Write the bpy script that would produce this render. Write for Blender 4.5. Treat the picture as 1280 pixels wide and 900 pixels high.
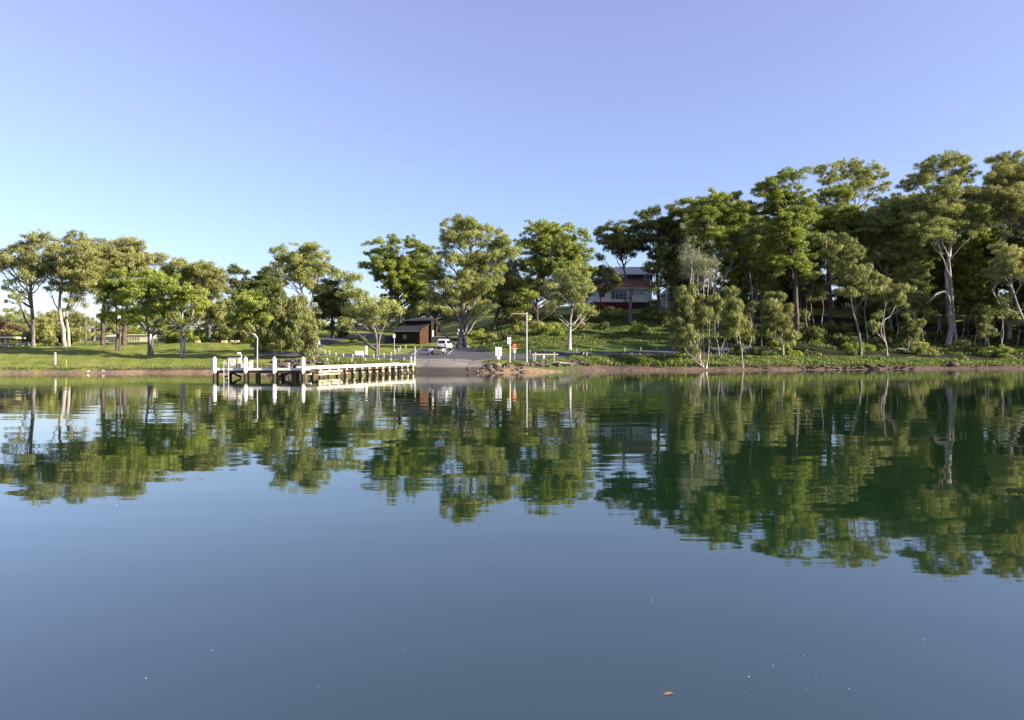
import bpy, math, random
import numpy as np
from mathutils import Vector, Matrix

for o in list(bpy.data.objects):
    bpy.data.objects.remove(o)
S = bpy.context.scene
COL = S.collection
rnd = random.Random(7)
RN = np.random.RandomState(11)
PI = math.pi
R = math.radians

# ------------------------------------------------------------------ camera
F, H0, CAMZ = 930.0, 445.0, 2.0
cam = bpy.data.cameras.new('camera')
camo = bpy.data.objects.new('camera', cam)
COL.objects.link(camo)
S.camera = camo
camo.location = (0, 0, CAMZ)
camo.rotation_euler = (R(90), 0, 0)
cam.sensor_width = 36
cam.lens = 36 * F / 1280
cam.shift_y = -(450 - H0) / 1280.0
cam.clip_start = 0.1
cam.clip_end = 6000
S.render.resolution_x, S.render.resolution_y = 1024, 720

# ------------------------------------------------------------------ sky and sun
SUN_AZ, SUN_EL = R(107), R(20)          # azimuth clockwise from +Y
sd = Vector((math.sin(SUN_AZ) * math.cos(SUN_EL), math.cos(SUN_AZ) * math.cos(SUN_EL), math.sin(SUN_EL)))
w = bpy.data.worlds.new('World')
S.world = w
w.use_nodes = True
nt = w.node_tree
bg = nt.nodes['Background']
sky = nt.nodes.new('ShaderNodeTexSky')
sky.sky_type = 'NISHITA'
sky.sun_disc = False
sky.sun_elevation = SUN_EL
sky.sun_rotation = SUN_AZ
sky.altitude = 0
sky.air_density = 1.0
sky.dust_density = 0.3
sky.ozone_density = 1.0
tint = nt.nodes.new('ShaderNodeMix')
tint.data_type = 'RGBA'
tint.blend_type = 'MULTIPLY'
tint.inputs[0].default_value = 1
tcw = nt.nodes.new('ShaderNodeTexCoord')
sx = nt.nodes.new('ShaderNodeSeparateXYZ')
nt.links.new(tcw.outputs['Generated'], sx.inputs[0])
rw = nt.nodes.new('ShaderNodeValToRGB')
rw.color_ramp.elements[0].position = 0.0
rw.color_ramp.elements[0].color = (0.57, 0.585, 0.80, 1)
rw.color_ramp.elements[1].position = 0.42
rw.color_ramp.elements[1].color = (1.22, 0.94, 1.16, 1)
em = rw.color_ramp.elements.new(0.14)
em.color = (0.74, 0.75, 0.96, 1)
nt.links.new(sx.outputs[2], rw.inputs[0])
nt.links.new(rw.outputs[0], tint.inputs[7])
nt.links.new(sky.outputs[0], tint.inputs[6])
nt.links.new(tint.outputs[2], bg.inputs[0])
bg.inputs[1].default_value = 0.092
sl = bpy.data.lights.new('sun', 'SUN')
sl.energy = 5.0
sl.angle = R(0.5)
sl.color = (1.0, 0.9, 0.74)
so = bpy.data.objects.new('sun', sl)
COL.objects.link(so)
so.rotation_euler = sd.to_track_quat('Z', 'Y').to_euler()
S.view_settings.view_transform = 'Standard'
S.view_settings.look = 'None'
S.view_settings.exposure = 1.4
S.view_settings.gamma = 1
S.view_settings.use_curve_mapping = False
try:
    S.cycles.max_bounces = 6
    S.cycles.diffuse_bounces = 3
    S.cycles.transparent_max_bounces = 4
except Exception:
    pass

# ------------------------------------------------------------------ materials
MATS = {}


class NT:
    def __init__(s, name, rough=0.8, spec=0.3):
        s.m = bpy.data.materials.new(name)
        s.m.use_nodes = True
        s.t = s.m.node_tree
        s.b = s.t.nodes['Principled BSDF']
        s.b.inputs['Roughness'].default_value = rough
        s.b.inputs['Specular IOR Level'].default_value = spec
        s.out = s.t.nodes['Material Output']
        MATS[name] = s.m

    def n(s, typ, **kw):
        x = s.t.nodes.new(typ)
        for k, v in kw.items():
            setattr(x, k, v)
        return x

    def l(s, a, b):
        s.t.links.new(a, b)

    def noise(s, scale, detail=4, vec=None, stretch=None, rough=0.6, obj=True):
        tc = s.n('ShaderNodeTexCoord')
        src = tc.outputs['Object' if obj else 'Generated'] if vec is None else vec
        if stretch:
            mp = s.n('ShaderNodeMapping')
            mp.inputs['Scale'].default_value = stretch
            s.l(src, mp.inputs[0])
            src = mp.outputs[0]
        x = s.n('ShaderNodeTexNoise')
        x.inputs['Scale'].default_value = scale
        x.inputs['Detail'].default_value = detail
        x.inputs['Roughness'].default_value = rough
        s.l(src, x.inputs['Vector'])
        return x.outputs[0]

    def ramp(s, fac, stops):
        r = s.n('ShaderNodeValToRGB')
        e = r.color_ramp.elements
        while len(e) < len(stops):
            e.new(0.5)
        for i, (p, c) in enumerate(stops):
            e[i].position = p
            e[i].color = (*c, 1)
        s.l(fac, r.inputs[0])
        return r.outputs[0]

    def mix(s, fac, a, b, mode='MIX'):
        x = s.n('ShaderNodeMix', data_type='RGBA', blend_type=mode)
        for sock, v in ((x.inputs[0], fac), (x.inputs[6], a), (x.inputs[7], b)):
            if isinstance(v, (float, int)):
                sock.default_value = v
            elif isinstance(v, tuple):
                sock.default_value = (*v, 1)
            else:
                s.l(v, sock)
        return x.outputs[2]

    def math(s, op, a, b=0.0, clamp=False):
        x = s.n('ShaderNodeMath', operation=op, use_clamp=clamp)
        for sock, v in ((x.inputs[0], a), (x.inputs[1], b)):
            if isinstance(v, (float, int)):
                sock.default_value = v
            else:
                s.l(v, sock)
        return x.outputs[0]

    def attr(s, name, out='Fac'):
        x = s.n('ShaderNodeAttribute', attribute_name=name)
        return x.outputs[out]

    def bump(s, h, dist=0.02, strength=1.0):
        b = s.n('ShaderNodeBump')
        b.inputs['Distance'].default_value = dist
        b.inputs['Strength'].default_value = strength
        s.l(h, b.inputs['Height'])
        s.l(b.outputs[0], s.b.inputs['Normal'])

    def col(s, c):
        s.l(c, s.b.inputs['Base Color'])


def simple(name, c, rough=0.7, var=0.25, scale=3.0, spec=0.3, stretch=None, metal=0.0, bump=0.0):
    t = NT(name, rough, spec)
    n = t.noise(scale, 5, stretch=stretch)
    lo = tuple(v * (1 - var) for v in c)
    hi = tuple(min(1, v * (1 + var)) for v in c)
    t.col(t.ramp(n, [(0.3, lo), (0.7, hi)]))
    t.b.inputs['Metallic'].default_value = metal
    if bump:
        t.bump(n, bump)
    return t.m


def leaf_mat(name, dark, mid, light, transl=0.3):
    t = NT(name, 0.55, 0.35)
    tn = t.attr('tint')
    c = t.ramp(tn, [(0.0, dark), (0.5, mid), (1.0, light)])
    big = t.noise(0.35, 2)
    c = t.mix(t.math('MULTIPLY', big, 0.5), c, t.mix(0.55, c, (light[0] * 1.15, light[1] * 0.95, light[2])))
    t.col(c)
    tr = t.n('ShaderNodeBsdfTranslucent')
    t.l(t.mix(1.0, c, (1.3, 1.35, 0.7), 'MULTIPLY'), tr.inputs[0])
    ms = t.n('ShaderNodeMixShader')
    ms.inputs[0].default_value = transl
    t.l(t.b.outputs[0], ms.inputs[1])
    t.l(tr.outputs[0], ms.inputs[2])
    t.l(ms.outputs[0], t.out.inputs[0])
    return t.m


leaf_mat('leaf_gum', (0.109, 0.138, 0.040), (0.242, 0.278, 0.079), (0.415, 0.431, 0.145), 0.28)
leaf_mat('leaf_olive', (0.117, 0.136, 0.044), (0.255, 0.271, 0.090), (0.415, 0.413, 0.158), 0.28)
leaf_mat('leaf_bright', (0.090, 0.125, 0.022), (0.202, 0.256, 0.041), (0.356, 0.399, 0.083), 0.28)
leaf_mat('leaf_dark', (0.043, 0.062, 0.017), (0.103, 0.133, 0.032), (0.218, 0.241, 0.061), 0.22)
leaf_mat('leaf_sheoak', (0.088, 0.107, 0.034), (0.182, 0.206, 0.060), (0.309, 0.324, 0.106), 0.22)
leaf_mat('leaf_grey', (0.10, 0.115, 0.065), (0.18, 0.20, 0.11), (0.27, 0.28, 0.16), 0.15)
leaf_mat('leaf_red', (0.055, 0.032, 0.022), (0.095, 0.055, 0.038), (0.14, 0.085, 0.055), 0.2)
leaf_mat('blade', (0.045, 0.085, 0.014), (0.095, 0.155, 0.026), (0.185, 0.225, 0.060), 0.3)


tb_ = MATS['blade'].node_tree
_b = tb_.nodes['Principled BSDF']
_src = _b.inputs['Base Color'].links[0].from_socket
_tc = tb_.nodes.new('ShaderNodeTexCoord')
_n = tb_.nodes.new('ShaderNodeTexNoise')
_n.inputs['Scale'].default_value = 0.4
_n.inputs['Detail'].default_value = 6
tb_.links.new(_tc.outputs['Object'], _n.inputs['Vector'])
_r = tb_.nodes.new('ShaderNodeValToRGB')
_r.color_ramp.elements[0].position = 0.50
_r.color_ramp.elements[1].position = 0.64
_m = tb_.nodes.new('ShaderNodeMix')
_m.data_type = 'RGBA'
tb_.links.new(_n.outputs[0], _r.inputs[0])
tb_.links.new(_r.outputs[0], _m.inputs[0])
tb_.links.new(_src, _m.inputs[6])
_m.inputs[7].default_value = (0.21, 0.17, 0.07, 1)
tb_.links.new(_m.outputs[2], _b.inputs['Base Color'])


def bark_mat(name, a, b, c):
    t = NT(name, 0.85, 0.2)
    n = t.noise(1.6, 6, stretch=(1.6, 1.6, 0.35))
    n2 = t.noise(0.7, 3)
    k = t.ramp(n, [(0.32, a), (0.5, b), (0.68, c)])
    t.col(t.mix(t.ramp(n2, [(0.45, (0, 0, 0)), (0.62, (0.7, 0.7, 0.7))]), k, a))
    t.bump(n, 0.06)
    return t.m


bark_mat('bark_pale', (0.17, 0.14, 0.12), (0.36, 0.32, 0.29), (0.56, 0.52, 0.47))
bark_mat('bark_grey', (0.085, 0.075, 0.07), (0.18, 0.16, 0.15), (0.32, 0.29, 0.27))
bark_mat('bark_dark', (0.045, 0.035, 0.028), (0.10, 0.08, 0.065), (0.18, 0.15, 0.12))
simple('white_paint', (0.82, 0.82, 0.84), 0.55, 0.06, 2.0)
simple('weathered_white', (0.55, 0.52, 0.44), 0.8, 0.25, 2.5, stretch=(1, 1, 0.3))
simple('post_timber', (0.42, 0.40, 0.36), 0.85, 0.3, 4.0)
simple('deck_timber', (0.50, 0.47, 0.42), 0.8, 0.3, 2.0, bump=0.01)
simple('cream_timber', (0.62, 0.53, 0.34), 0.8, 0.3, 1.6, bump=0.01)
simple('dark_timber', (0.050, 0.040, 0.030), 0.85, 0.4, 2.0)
simple('tide_timber', (0.10, 0.085, 0.045), 0.8, 0.5, 5.0)
simple('galv', (0.45, 0.46, 0.47), 0.5, 0.12, 4.0, metal=0.3)
simple('box_grey', (0.56, 0.55, 0.50), 0.6, 0.12, 2.0)
simple('sign_white', (0.80, 0.79, 0.76), 0.5, 0.05, 1.0)
simple('sign_lilac', (0.50, 0.47, 0.56), 0.5, 0.25, 9.0)
simple('sign_ink', (0.10, 0.09, 0.12), 0.5, 0.2, 9.0)
simple('sign_red', (0.55, 0.03, 0.035), 0.5, 0.1, 1.0)
simple('sign_yellow', (0.75, 0.55, 0.06), 0.5, 0.1, 1.0)
simple('sign_green', (0.05, 0.22, 0.04), 0.5, 0.1, 1.0)
simple('car_paint', (0.78, 0.78, 0.79), 0.3, 0.04, 1.0, spec=0.6)
simple('car_glass', (0.015, 0.02, 0.04), 0.08, 0.1, 1.0, spec=0.8)
simple('rubber', (0.02, 0.02, 0.022), 0.8, 0.2, 5.0)
simple('lamp_red', (0.45, 0.05, 0.06), 0.3, 0.1, 1.0)
simple('lamp_orange', (0.60, 0.18, 0.03), 0.3, 0.1, 1.0)
simple('roof_rust', (0.21, 0.100, 0.055), 0.85, 0.5, 1.5)
simple('roof_grey', (0.48, 0.43, 0.39), 0.8, 0.2, 3.0)
simple('roof_dark', (0.045, 0.045, 0.055), 0.6, 0.3, 2.0)
simple('wall_white', (0.66, 0.66, 0.62), 0.8, 0.12, 1.0)
simple('wall_maroon', (0.10, 0.008, 0.010), 0.8, 0.3, 1.2)
simple('wall_cream', (0.62, 0.55, 0.36), 0.85, 0.1, 0.8)
simple('glass', (0.05, 0.07, 0.10), 0.12, 0.4, 0.8, spec=0.7)
simple('beak', (0.45, 0.12, 0.05), 0.6, 0.1)
simple('feather_white', (0.85, 0.85, 0.86), 0.7, 0.05)
simple('feather_grey', (0.40, 0.42, 0.45), 0.7, 0.1)
simple('concrete', (0.30, 0.28, 0.25), 0.9, 0.2, 1.5)
simple('line_paint', (0.62, 0.62, 0.62), 0.7, 0.25, 3.0)
simple('sandstone', (0.48, 0.38, 0.22), 0.9, 0.3, 2.5, bump=0.03)
simple('leaf_litter_dry', (0.19, 0.115, 0.06), 0.8, 0.4, 30.0)
simple('bin_black', (0.015, 0.015, 0.018), 0.5, 0.3, 3.0)
simple('bin_red', (0.42, 0.03, 0.03), 0.5, 0.1, 3.0)
simple('wire', (0.05, 0.05, 0.05), 0.6, 0.1)
simple('yellow_paint', (0.26, 0.28, 0.06), 0.7, 0.2, 3.0)

t = NT('brick', 0.9, 0.2)
tc = t.n('ShaderNodeTexCoord')
br = t.n('ShaderNodeTexBrick')
br.inputs['Scale'].default_value = 2.2
br.inputs['Color1'].default_value = (0.34, 0.10, 0.05, 1)
br.inputs['Color2'].default_value = (0.22, 0.07, 0.04, 1)
br.inputs['Mortar'].default_value = (0.14, 0.11, 0.09, 1)
mp = t.n('ShaderNodeMapping')
mp.inputs['Rotation'].default_value = (R(90), 0, 0)
t.l(tc.outputs['Object'], mp.inputs[0])
t.l(mp.outputs[0], br.inputs[0])
t.col(t.mix(t.noise(0.6, 4), br.outputs[0], (0.09, 0.05, 0.035)))

t = NT('shed_boards', 0.85, 0.2)
n = t.noise(2.5, 5, stretch=(6, 6, 0.4))
t.col(t.ramp(n, [(0.3, (0.016, 0.009, 0.009)), (0.55, (0.035, 0.020, 0.018)), (0.75, (0.07, 0.042, 0.032))]))
t = NT('shed_gable_lit', 0.85, 0.2)  # shed boards in a lighter brown: sunlit side put into the colour
n = t.noise(2.0, 5, stretch=(5, 5, 0.6))
t.col(t.ramp(n, [(0.3, (0.030, 0.014, 0.009)), (0.55, (0.065, 0.030, 0.017)), (0.75, (0.15, 0.09, 0.055))]))

t = NT('rock', 0.9, 0.3)
oi = t.n('ShaderNodeObjectInfo')
n = t.noise(3.0, 6)
k = t.ramp(n, [(0.3, (0.045, 0.040, 0.040)), (0.6, (0.12, 0.105, 0.095)), (0.75, (0.26, 0.22, 0.17))])
k2 = t.ramp(oi.outputs['Random'], [(0.0, (0.45, 0.42, 0.42)), (0.55, (0.9, 0.85, 0.8)), (0.8, (1.2, 1.0, 0.85)), (1.0, (2.1, 1.85, 1.45))])
t.col(t.mix(1.0, k, k2, 'MULTIPLY'))
t.bump(n, 0.08)

t = NT('asphalt', 0.9, 0.25)
n = t.noise(0.5, 5)
n2 = t.noise(8, 3)
t.col(t.mix(0.4, t.ramp(n, [(0.35, (0.060, 0.060, 0.066)), (0.65, (0.098, 0.096, 0.100))]),
            t.ramp(n2, [(0.3, (0.06, 0.06, 0.065)), (0.7, (0.12, 0.118, 0.12))])))
t.bump(n2, 0.01)
t = NT('ramp_concrete', 0.9, 0.25)
n = t.noise(0.8, 5, stretch=(0.5, 2, 1))
rc = t.ramp(n, [(0.3, (0.17, 0.145, 0.12)), (0.7, (0.30, 0.265, 0.225))])
rc = t.mix(t.ramp(t.noise(0.5, 4, stretch=(3.0, 0.25, 1)), [(0.5, (0, 0, 0)), (0.7, (0.8, 0.8, 0.8))]), rc, (0.10, 0.09, 0.085))
gp = t.n('ShaderNodeNewGeometry')
spz = t.n('ShaderNodeSeparateXYZ')
t.l(gp.outputs['Position'], spz.inputs[0])
wet = t.math('MULTIPLY', t.math('SUBTRACT', t.math('ADD', 0.62, t.math('MULTIPLY', n, 0.3)), spz.outputs[2]), 4.0, True)
rc = t.mix(wet, rc, (0.075, 0.062, 0.05))
t.col(rc)
t.bump(n, 0.02)

# terrain: lawn, long grass, forest floor, sand, mud
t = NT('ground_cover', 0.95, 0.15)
z = t.n('ShaderNodeAttribute', attribute_name='zone')
sep = t.n('ShaderNodeSeparateColor')
t.l(z.outputs['Color'], sep.inputs[0])
nf = t.noise(1.4, 6)
nb = t.noise(0.16, 4)
nm = t.noise(5.0, 4)
lawn = t.ramp(nb, [(0.3, (0.12, 0.165, 0.018)), (0.5, (0.175, 0.215, 0.027)), (0.7, (0.26, 0.26, 0.05))])
lawn = t.mix(0.45, lawn, t.ramp(nf, [(0.3, (0.13, 0.185, 0.02)), (0.7, (0.27, 0.29, 0.05))]))
wild = t.ramp(nf, [(0.3, (0.030, 0.062, 0.012)), (0.5, (0.060, 0.110, 0.018)), (0.75, (0.120, 0.150, 0.038))])  # long grass darkened: slope shade is partly put into this colour
litter = t.ramp(nf, [(0.3, (0.012, 0.015, 0.006)), (0.6, (0.026, 0.026, 0.012)), (0.8, (0.05, 0.045, 0.022))])  # near black: shade under the canopy is put into the litter colour
sandc = t.ramp(nf, [(0.3, (0.15, 0.095, 0.055)), (0.55, (0.26, 0.18, 0.11)), (0.75, (0.38, 0.28, 0.18))])
mud = t.ramp(nm, [(0.3, (0.050, 0.032, 0.028)), (0.55, (0.12, 0.08, 0.062)), (0.75, (0.24, 0.17, 0.125))])
nz = t.math('MULTIPLY', t.math('SUBTRACT', nf, 0.5), 0.9)


def mk(ch):
    v = t.math('ADD', ch, nz)
    return t.math('MULTIPLY', t.math('SUBTRACT', v, 0.38), 4.0, True)


dry = t.ramp(t.noise(0.33, 6, stretch=(0.6, 1.6, 1)), [(0.5, (0, 0, 0)), (0.68, (0.75, 0.75, 0.75))])
lawn = t.mix(dry, lawn, (0.34, 0.28, 0.11))
lawn = t.mix(t.ramp(t.noise(0.9, 5), [(0.52, (0, 0, 0)), (0.7, (0.6, 0.6, 0.6))]), lawn, (0.09, 0.13, 0.022))
c = t.mix(mk(sep.outputs[2]), lawn, wild)
al = z.outputs['Alpha']
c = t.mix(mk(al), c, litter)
c = t.mix(mk(sep.outputs[1]), c, mud)
c = t.mix(mk(sep.outputs[0]), c, sandc)
t.col(c)
t.bump(t.math('ADD', nf, t.math('MULTIPLY', nm, 0.5)), 0.12)

t = NT('water', 0.025, 0.5)
t.b.inputs['Base Color'].default_value = (0.008, 0.028, 0.010, 1)
t.b.inputs['IOR'].default_value = 2.4
tc = t.n('ShaderNodeTexCoord')


def wnoise(scale, sx, sy, det=2, rough=0.5):
    mp = t.n('ShaderNodeMapping')
    mp.inputs['Scale'].default_value = (sx, sy, 1)
    t.l(tc.outputs['Object'], mp.inputs[0])
    x = t.n('ShaderNodeTexNoise')
    x.inputs['Scale'].default_value = scale
    x.inputs['Detail'].default_value = det
    x.inputs['Roughness'].default_value = rough
    t.l(mp.outputs[0], x.inputs['Vector'])
    return x.outputs[0]


patch = t.ramp(wnoise(0.035, 0.6, 1.6, 3), [(0.40, (0.55, 0.55, 0.55)), (0.62, (1.5, 1.5, 1.5))])
h = t.math('ADD', t.math('MULTIPLY', wnoise(0.75, 0.42, 1.0, 1), 1.0),
           t.math('MULTIPLY', wnoise(2.6, 0.4, 1.0, 2), 0.17))
h = t.math('MULTIPLY', h, patch)
t.bump(h, 0.0095)
M = MATS


# ------------------------------------------------------------------ mesh helpers
def mesh_np(name, verts, faces, tint=None, mat=None, smooth=False):
    """verts (N,3); faces (M,k) all same k, or list of lists"""
    me = bpy.data.meshes.new(name)
    if isinstance(faces, np.ndarray):
        k = faces.shape[1]
        me.vertices.add(len(verts))
        me.vertices.foreach_set('co', np.asarray(verts, dtype=np.float32).ravel())
        me.loops.add(faces.size)
        me.loops.foreach_set('vertex_index', faces.astype(np.int32).ravel())
        me.polygons.add(len(faces))
        me.polygons.foreach_set('loop_start', np.arange(0, faces.size, k, dtype=np.int32))
        me.update(calc_edges=True)
    else:
        me.from_pydata([tuple(v) for v in verts], [], faces)
        me.update()
    if tint is not None:
        a = me.attributes.new('tint', 'FLOAT', 'FACE')
        a.data.foreach_set('value', np.asarray(tint, dtype=np.float32))
    if mat:
        me.materials.append(M[mat])
    if smooth:
        me.polygons.foreach_set('use_smooth', np.ones(len(me.polygons), dtype=bool))
    return me


class MB:
    """collects boxes, tubes and polygons for ONE mesh"""

    def __init__(s):
        s.v, s.f = [], []

    def add(s, vs, fs):
        b = len(s.v)
        s.v += [tuple(v) for v in vs]
        s.f += [[i + b for i in f] for f in fs]
        return s

    def box(s, x0, x1, y0, y1, z0, z1, rot=0, piv=None, taper=0.0):
        vs = []
        for zz, k in ((z0, 0), (z1, taper)):
            for xx, yy in ((x0 + k, y0 + k), (x1 - k, y0 + k), (x1 - k, y1 - k), (x0 + k, y1 - k)):
                vs.append(Vector((xx, yy, zz)))
        if rot:
            px, py = piv or ((x0 + x1) / 2, (y0 + y1) / 2)
            c_, s_ = math.cos(rot), math.sin(rot)
            vs = [Vector((px + (v.x - px) * c_ - (v.y - py) * s_, py + (v.x - px) * s_ + (v.y - py) * c_, v.z)) for v in vs]
        return s.add(vs, [[3, 2, 1, 0], [4, 5, 6, 7], [0, 1, 5, 4], [1, 2, 6, 5], [2, 3, 7, 6], [3, 0, 4, 7]])

    def beam(s, a, b, wd, ht):
        a, b = Vector(a), Vector(b)
        d = (b - a).normalized()
        up = Vector((0, 0, 1)) if abs(d.z) < 0.95 else Vector((0, 1, 0))
        r_ = d.cross(up).normalized() * wd / 2
        u = r_.cross(d).normalized() * ht / 2
        vs = [p + i * r_ + j * u for p in (a, b) for i, j in ((-1, -1), (1, -1), (1, 1), (-1, 1))]
        return s.add(vs, [[0, 1, 2, 3], [7, 6, 5, 4], [0, 4, 5, 1], [1, 5, 6, 2], [2, 6, 7, 3], [3, 7, 4, 0]])

    def tube(s, pts, rad, n=8, cap=True):
        pts = [Vector(p) for p in pts]
        if isinstance(rad, (int, float)):
            rad = [rad] * len(pts)
        vs, fs = [], []
        for i, p in enumerate(pts):
            d = (pts[min(i + 1, len(pts) - 1)] - pts[max(i - 1, 0)]).normalized()
            a = d.cross(Vector((0.13, 1, 0.05))).normalized()
            b = d.cross(a)
            for k in range(n):
                t_ = 2 * PI * k / n
                vs.append(p + (a * math.cos(t_) + b * math.sin(t_)) * rad[i])
        for i in range(len(pts) - 1):
            for k in range(n):
                fs.append([i * n + k, i * n + (k + 1) % n, (i + 1) * n + (k + 1) % n, (i + 1) * n + k])
        if cap:
            fs.append(list(range(n))[::-1])
            fs.append([(len(pts) - 1) * n + k for k in range(n)])
        return s.add(vs, fs)

    def ball(s, c, rx, ry, rz, n=10, m=6):
        vs, fs = [], []
        for j in range(m + 1):
            ph = PI * j / m
            for k in range(n):
                th = 2 * PI * k / n
                vs.append((c[0] + rx * math.sin(ph) * math.cos(th), c[1] + ry * math.sin(ph) * math.sin(th), c[2] + rz * math.cos(ph)))
        for j in range(m):
            for k in range(n):
                fs.append([j * n + k, (j + 1) * n + k, (j + 1) * n + (k + 1) % n, j * n + (k + 1) % n])
        return s.add(vs, fs)

    def build(s, name, mat, parent=None, smooth=False, origin=None):
        org = Vector(origin) if origin is not None else (parent.location.copy() if parent is not None and not parent.parent else None)
        vs = s.v
        if origin is not None:
            vs = [tuple(Vector(v) - org) for v in vs]
        me = bpy.data.meshes.new(name)
        me.from_pydata([tuple(v) for v in vs], [], s.f)
        me.update()
        me.materials.append(M[mat])
        if smooth:
            me.polygons.foreach_set('use_smooth', np.ones(len(me.polygons), dtype=bool))
        o = bpy.data.objects.new(name, me)
        COL.objects.link(o)
        if origin is not None:
            o.location = org
        if parent is not None:
            o.parent = parent
        return o


def tag(o, label=None, cat=None, group=None, kind=None):
    for k, v in (('label', label), ('category', cat), ('group', group), ('kind', kind)):
        if v:
            o[k] = v
    return o


def empty(name, loc, label, cat, group=None, rz=0.0):
    o = bpy.data.objects.new(name, None)
    COL.objects.link(o)
    o.location = loc
    o.rotation_euler = (0, 0, rz)
    o.empty_display_size = 0.3
    return tag(o, label, cat, group)


def copy_tree(o, parent=None):
    c_ = o.copy()
    COL.objects.link(c_)
    if parent is not None:
        c_.parent = parent
    for ch in list(o.children):
        copy_tree(ch, c_)
    return c_


# ------------------------------------------------------------------ terrain
def W(px, py, Y):
    return Vector(((px - 640) / F * Y, Y, CAMZ + (H0 - py) / F * Y))


TCOL = [
    (-900, [(83, 0), (84.5, 461.5), (91, 454), (104, 443), (122, 434), (150, 431), (250, 424), (600, 412)]),
    (0, [(85.5, 0), (87, 461.8), (93, 454.5), (106, 443.5), (124, 433.5), (150, 432), (250, 424), (600, 414)]),
    (150, [(87, 0), (88.4, 461.2), (94, 454), (108, 443), (125, 431.8), (150, 430.5), (250, 423), (600, 414)]),
    (250, [(89, 0), (90.4, 460.8), (96, 453), (110, 440), (126, 428.5), (150, 427), (250, 419), (600, 412)]),
    (330, [(91.5, 0), (93, 458), (96, 451), (101, 446), (112, 438), (127, 428.5), (150, 423), (250, 414), (600, 410)]),
    (400, [(92.5, 0), (94, 457.5), (96.3, 450.5), (98, 447.5), (104, 444), (125, 433), (150, 422), (170, 416), (250, 410), (600, 408)]),
    (460, [(91.5, 0), (93, 457), (96.3, 450), (101, 447), (112, 440.5), (125, 434), (145, 427), (170, 417), (250, 408), (600, 406)]),
    (520, [(89.5, 0), (91.5, 460), (94, 454.5), (98, 449), (108, 443), (125, 435), (140, 429.5), (160, 422), (200, 415), (250, 403), (600, 404)]),
    (600, [(86.5, 0), (88.5, 462), (92, 456), (97, 450.5), (108, 443.5), (120, 438), (135, 431), (150, 412), (175, 393), (250, 383), (600, 390)]),
    (650, [(89.3, 0), (91, 460.6), (93, 456), (96, 452), (104, 447), (113, 441), (120, 437), (150, 402), (172, 392), (250, 386), (600, 400)]),
    (750, [(100, 0), (101.4, 460), (103, 456.5), (106, 450.5), (112, 445), (117, 442), (122, 437), (150, 403), (160, 393), (175, 385), (250, 380), (600, 395)]),
    (880, [(103, 0), (104.5, 460), (106.5, 456.5), (110, 451), (120, 441), (150, 405), (165, 390), (180, 384), (250, 378), (600, 390)]),
    (1000, [(107, 0), (108.6, 459.5), (110.5, 457), (115, 451.5), (125, 441), (150, 405), (165, 390), (180, 383), (250, 376), (600, 385)]),
    (1180, [(113.5, 0), (115.3, 459), (118.5, 454), (125, 447), (135, 440), (150, 420), (170, 396), (250, 378), (600, 385)]),
    (1300, [(116.5, 0), (118.3, 458.6), (121, 454), (127, 447), (150, 426), (170, 402), (250, 380), (600, 385)]),
    (2400, [(121, 0), (123, 458.6), (126.5, 453), (135, 445), (155, 425), (175, 402), (250, 380), (600, 385)]),
]
COLX = np.array([c_[0] for c_ in TCOL], float)
SHY = np.array([c_[1][0][0] for c_ in TCOL], float)
DG = np.linspace(0, 520, 2081)
ZT = []
for cx, L in TCOL:
    d = [a - L[0][0] for a, b in L]
    zz = [0.0] + [CAMZ + (H0 - b) / F * a for a, b in L[1:]]
    zi = np.interp(DG, d, zz)
    k = np.ones(9) / 9.0
    zi[8:-8] = np.convolve(zi, k, 'same')[8:-8]
    zi[0] = 0
    ZT.append(zi)
ZT = np.array(ZT)


def shore(px):
    px = np.asarray(px, float)
    return np.interp(px, COLX, SHY) + 0.5 * np.sin(px / 23.0) + 0.35 * np.sin(px / 9.3 + 1.0)


def zg(x, y):
    x = np.asarray(x, float)
    y = np.asarray(y, float)
    px = x / np.maximum(y, 5) * F + 640
    d = y - shore(px)
    i = np.clip(np.searchsorted(COLX, px) - 1, 0, len(COLX) - 2)
    f = np.clip((px - COLX[i]) / (COLX[i + 1] - COLX[i]), 0, 1)
    di = np.clip(d / 0.25, 0, 2079.0)
    i0 = di.astype(int)
    fr = di - i0
    a = ZT[i, i0] * (1 - fr) + ZT[i, i0 + 1] * fr
    b = ZT[i + 1, i0] * (1 - fr) + ZT[i + 1, i0 + 1] * fr
    zz = a * (1 - f) + b * f
    zz = zz + np.clip(d / 6, 0, 1) * 0.05 * (np.sin(x * 0.9) * np.sin(y * 0.7) + 0.6 * np.sin(x * 2.3 + y))
    return np.where(d < 0, np.maximum(d * 0.07, -2.5), zz)


def Z(x, y):
    return float(zg(x, y))


def GP(px, Y):
    x = (px - 640) / F * Y
    return Vector((x, Y, Z(x, Y)))


def GY(px, py):
    """ground point seen at a pixel of the photograph"""
    Ys = np.arange(75, 260, 0.25)
    xs = (px - 640) / F * Ys
    pr = H0 - (zg(xs, Ys) - CAMZ) / Ys * F
    ok = np.where((pr <= py) & (Ys > shore(px)))[0]
    Y = Ys[ok[0]] if len(ok) else 120.0
    return GP(px, float(Y))


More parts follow.
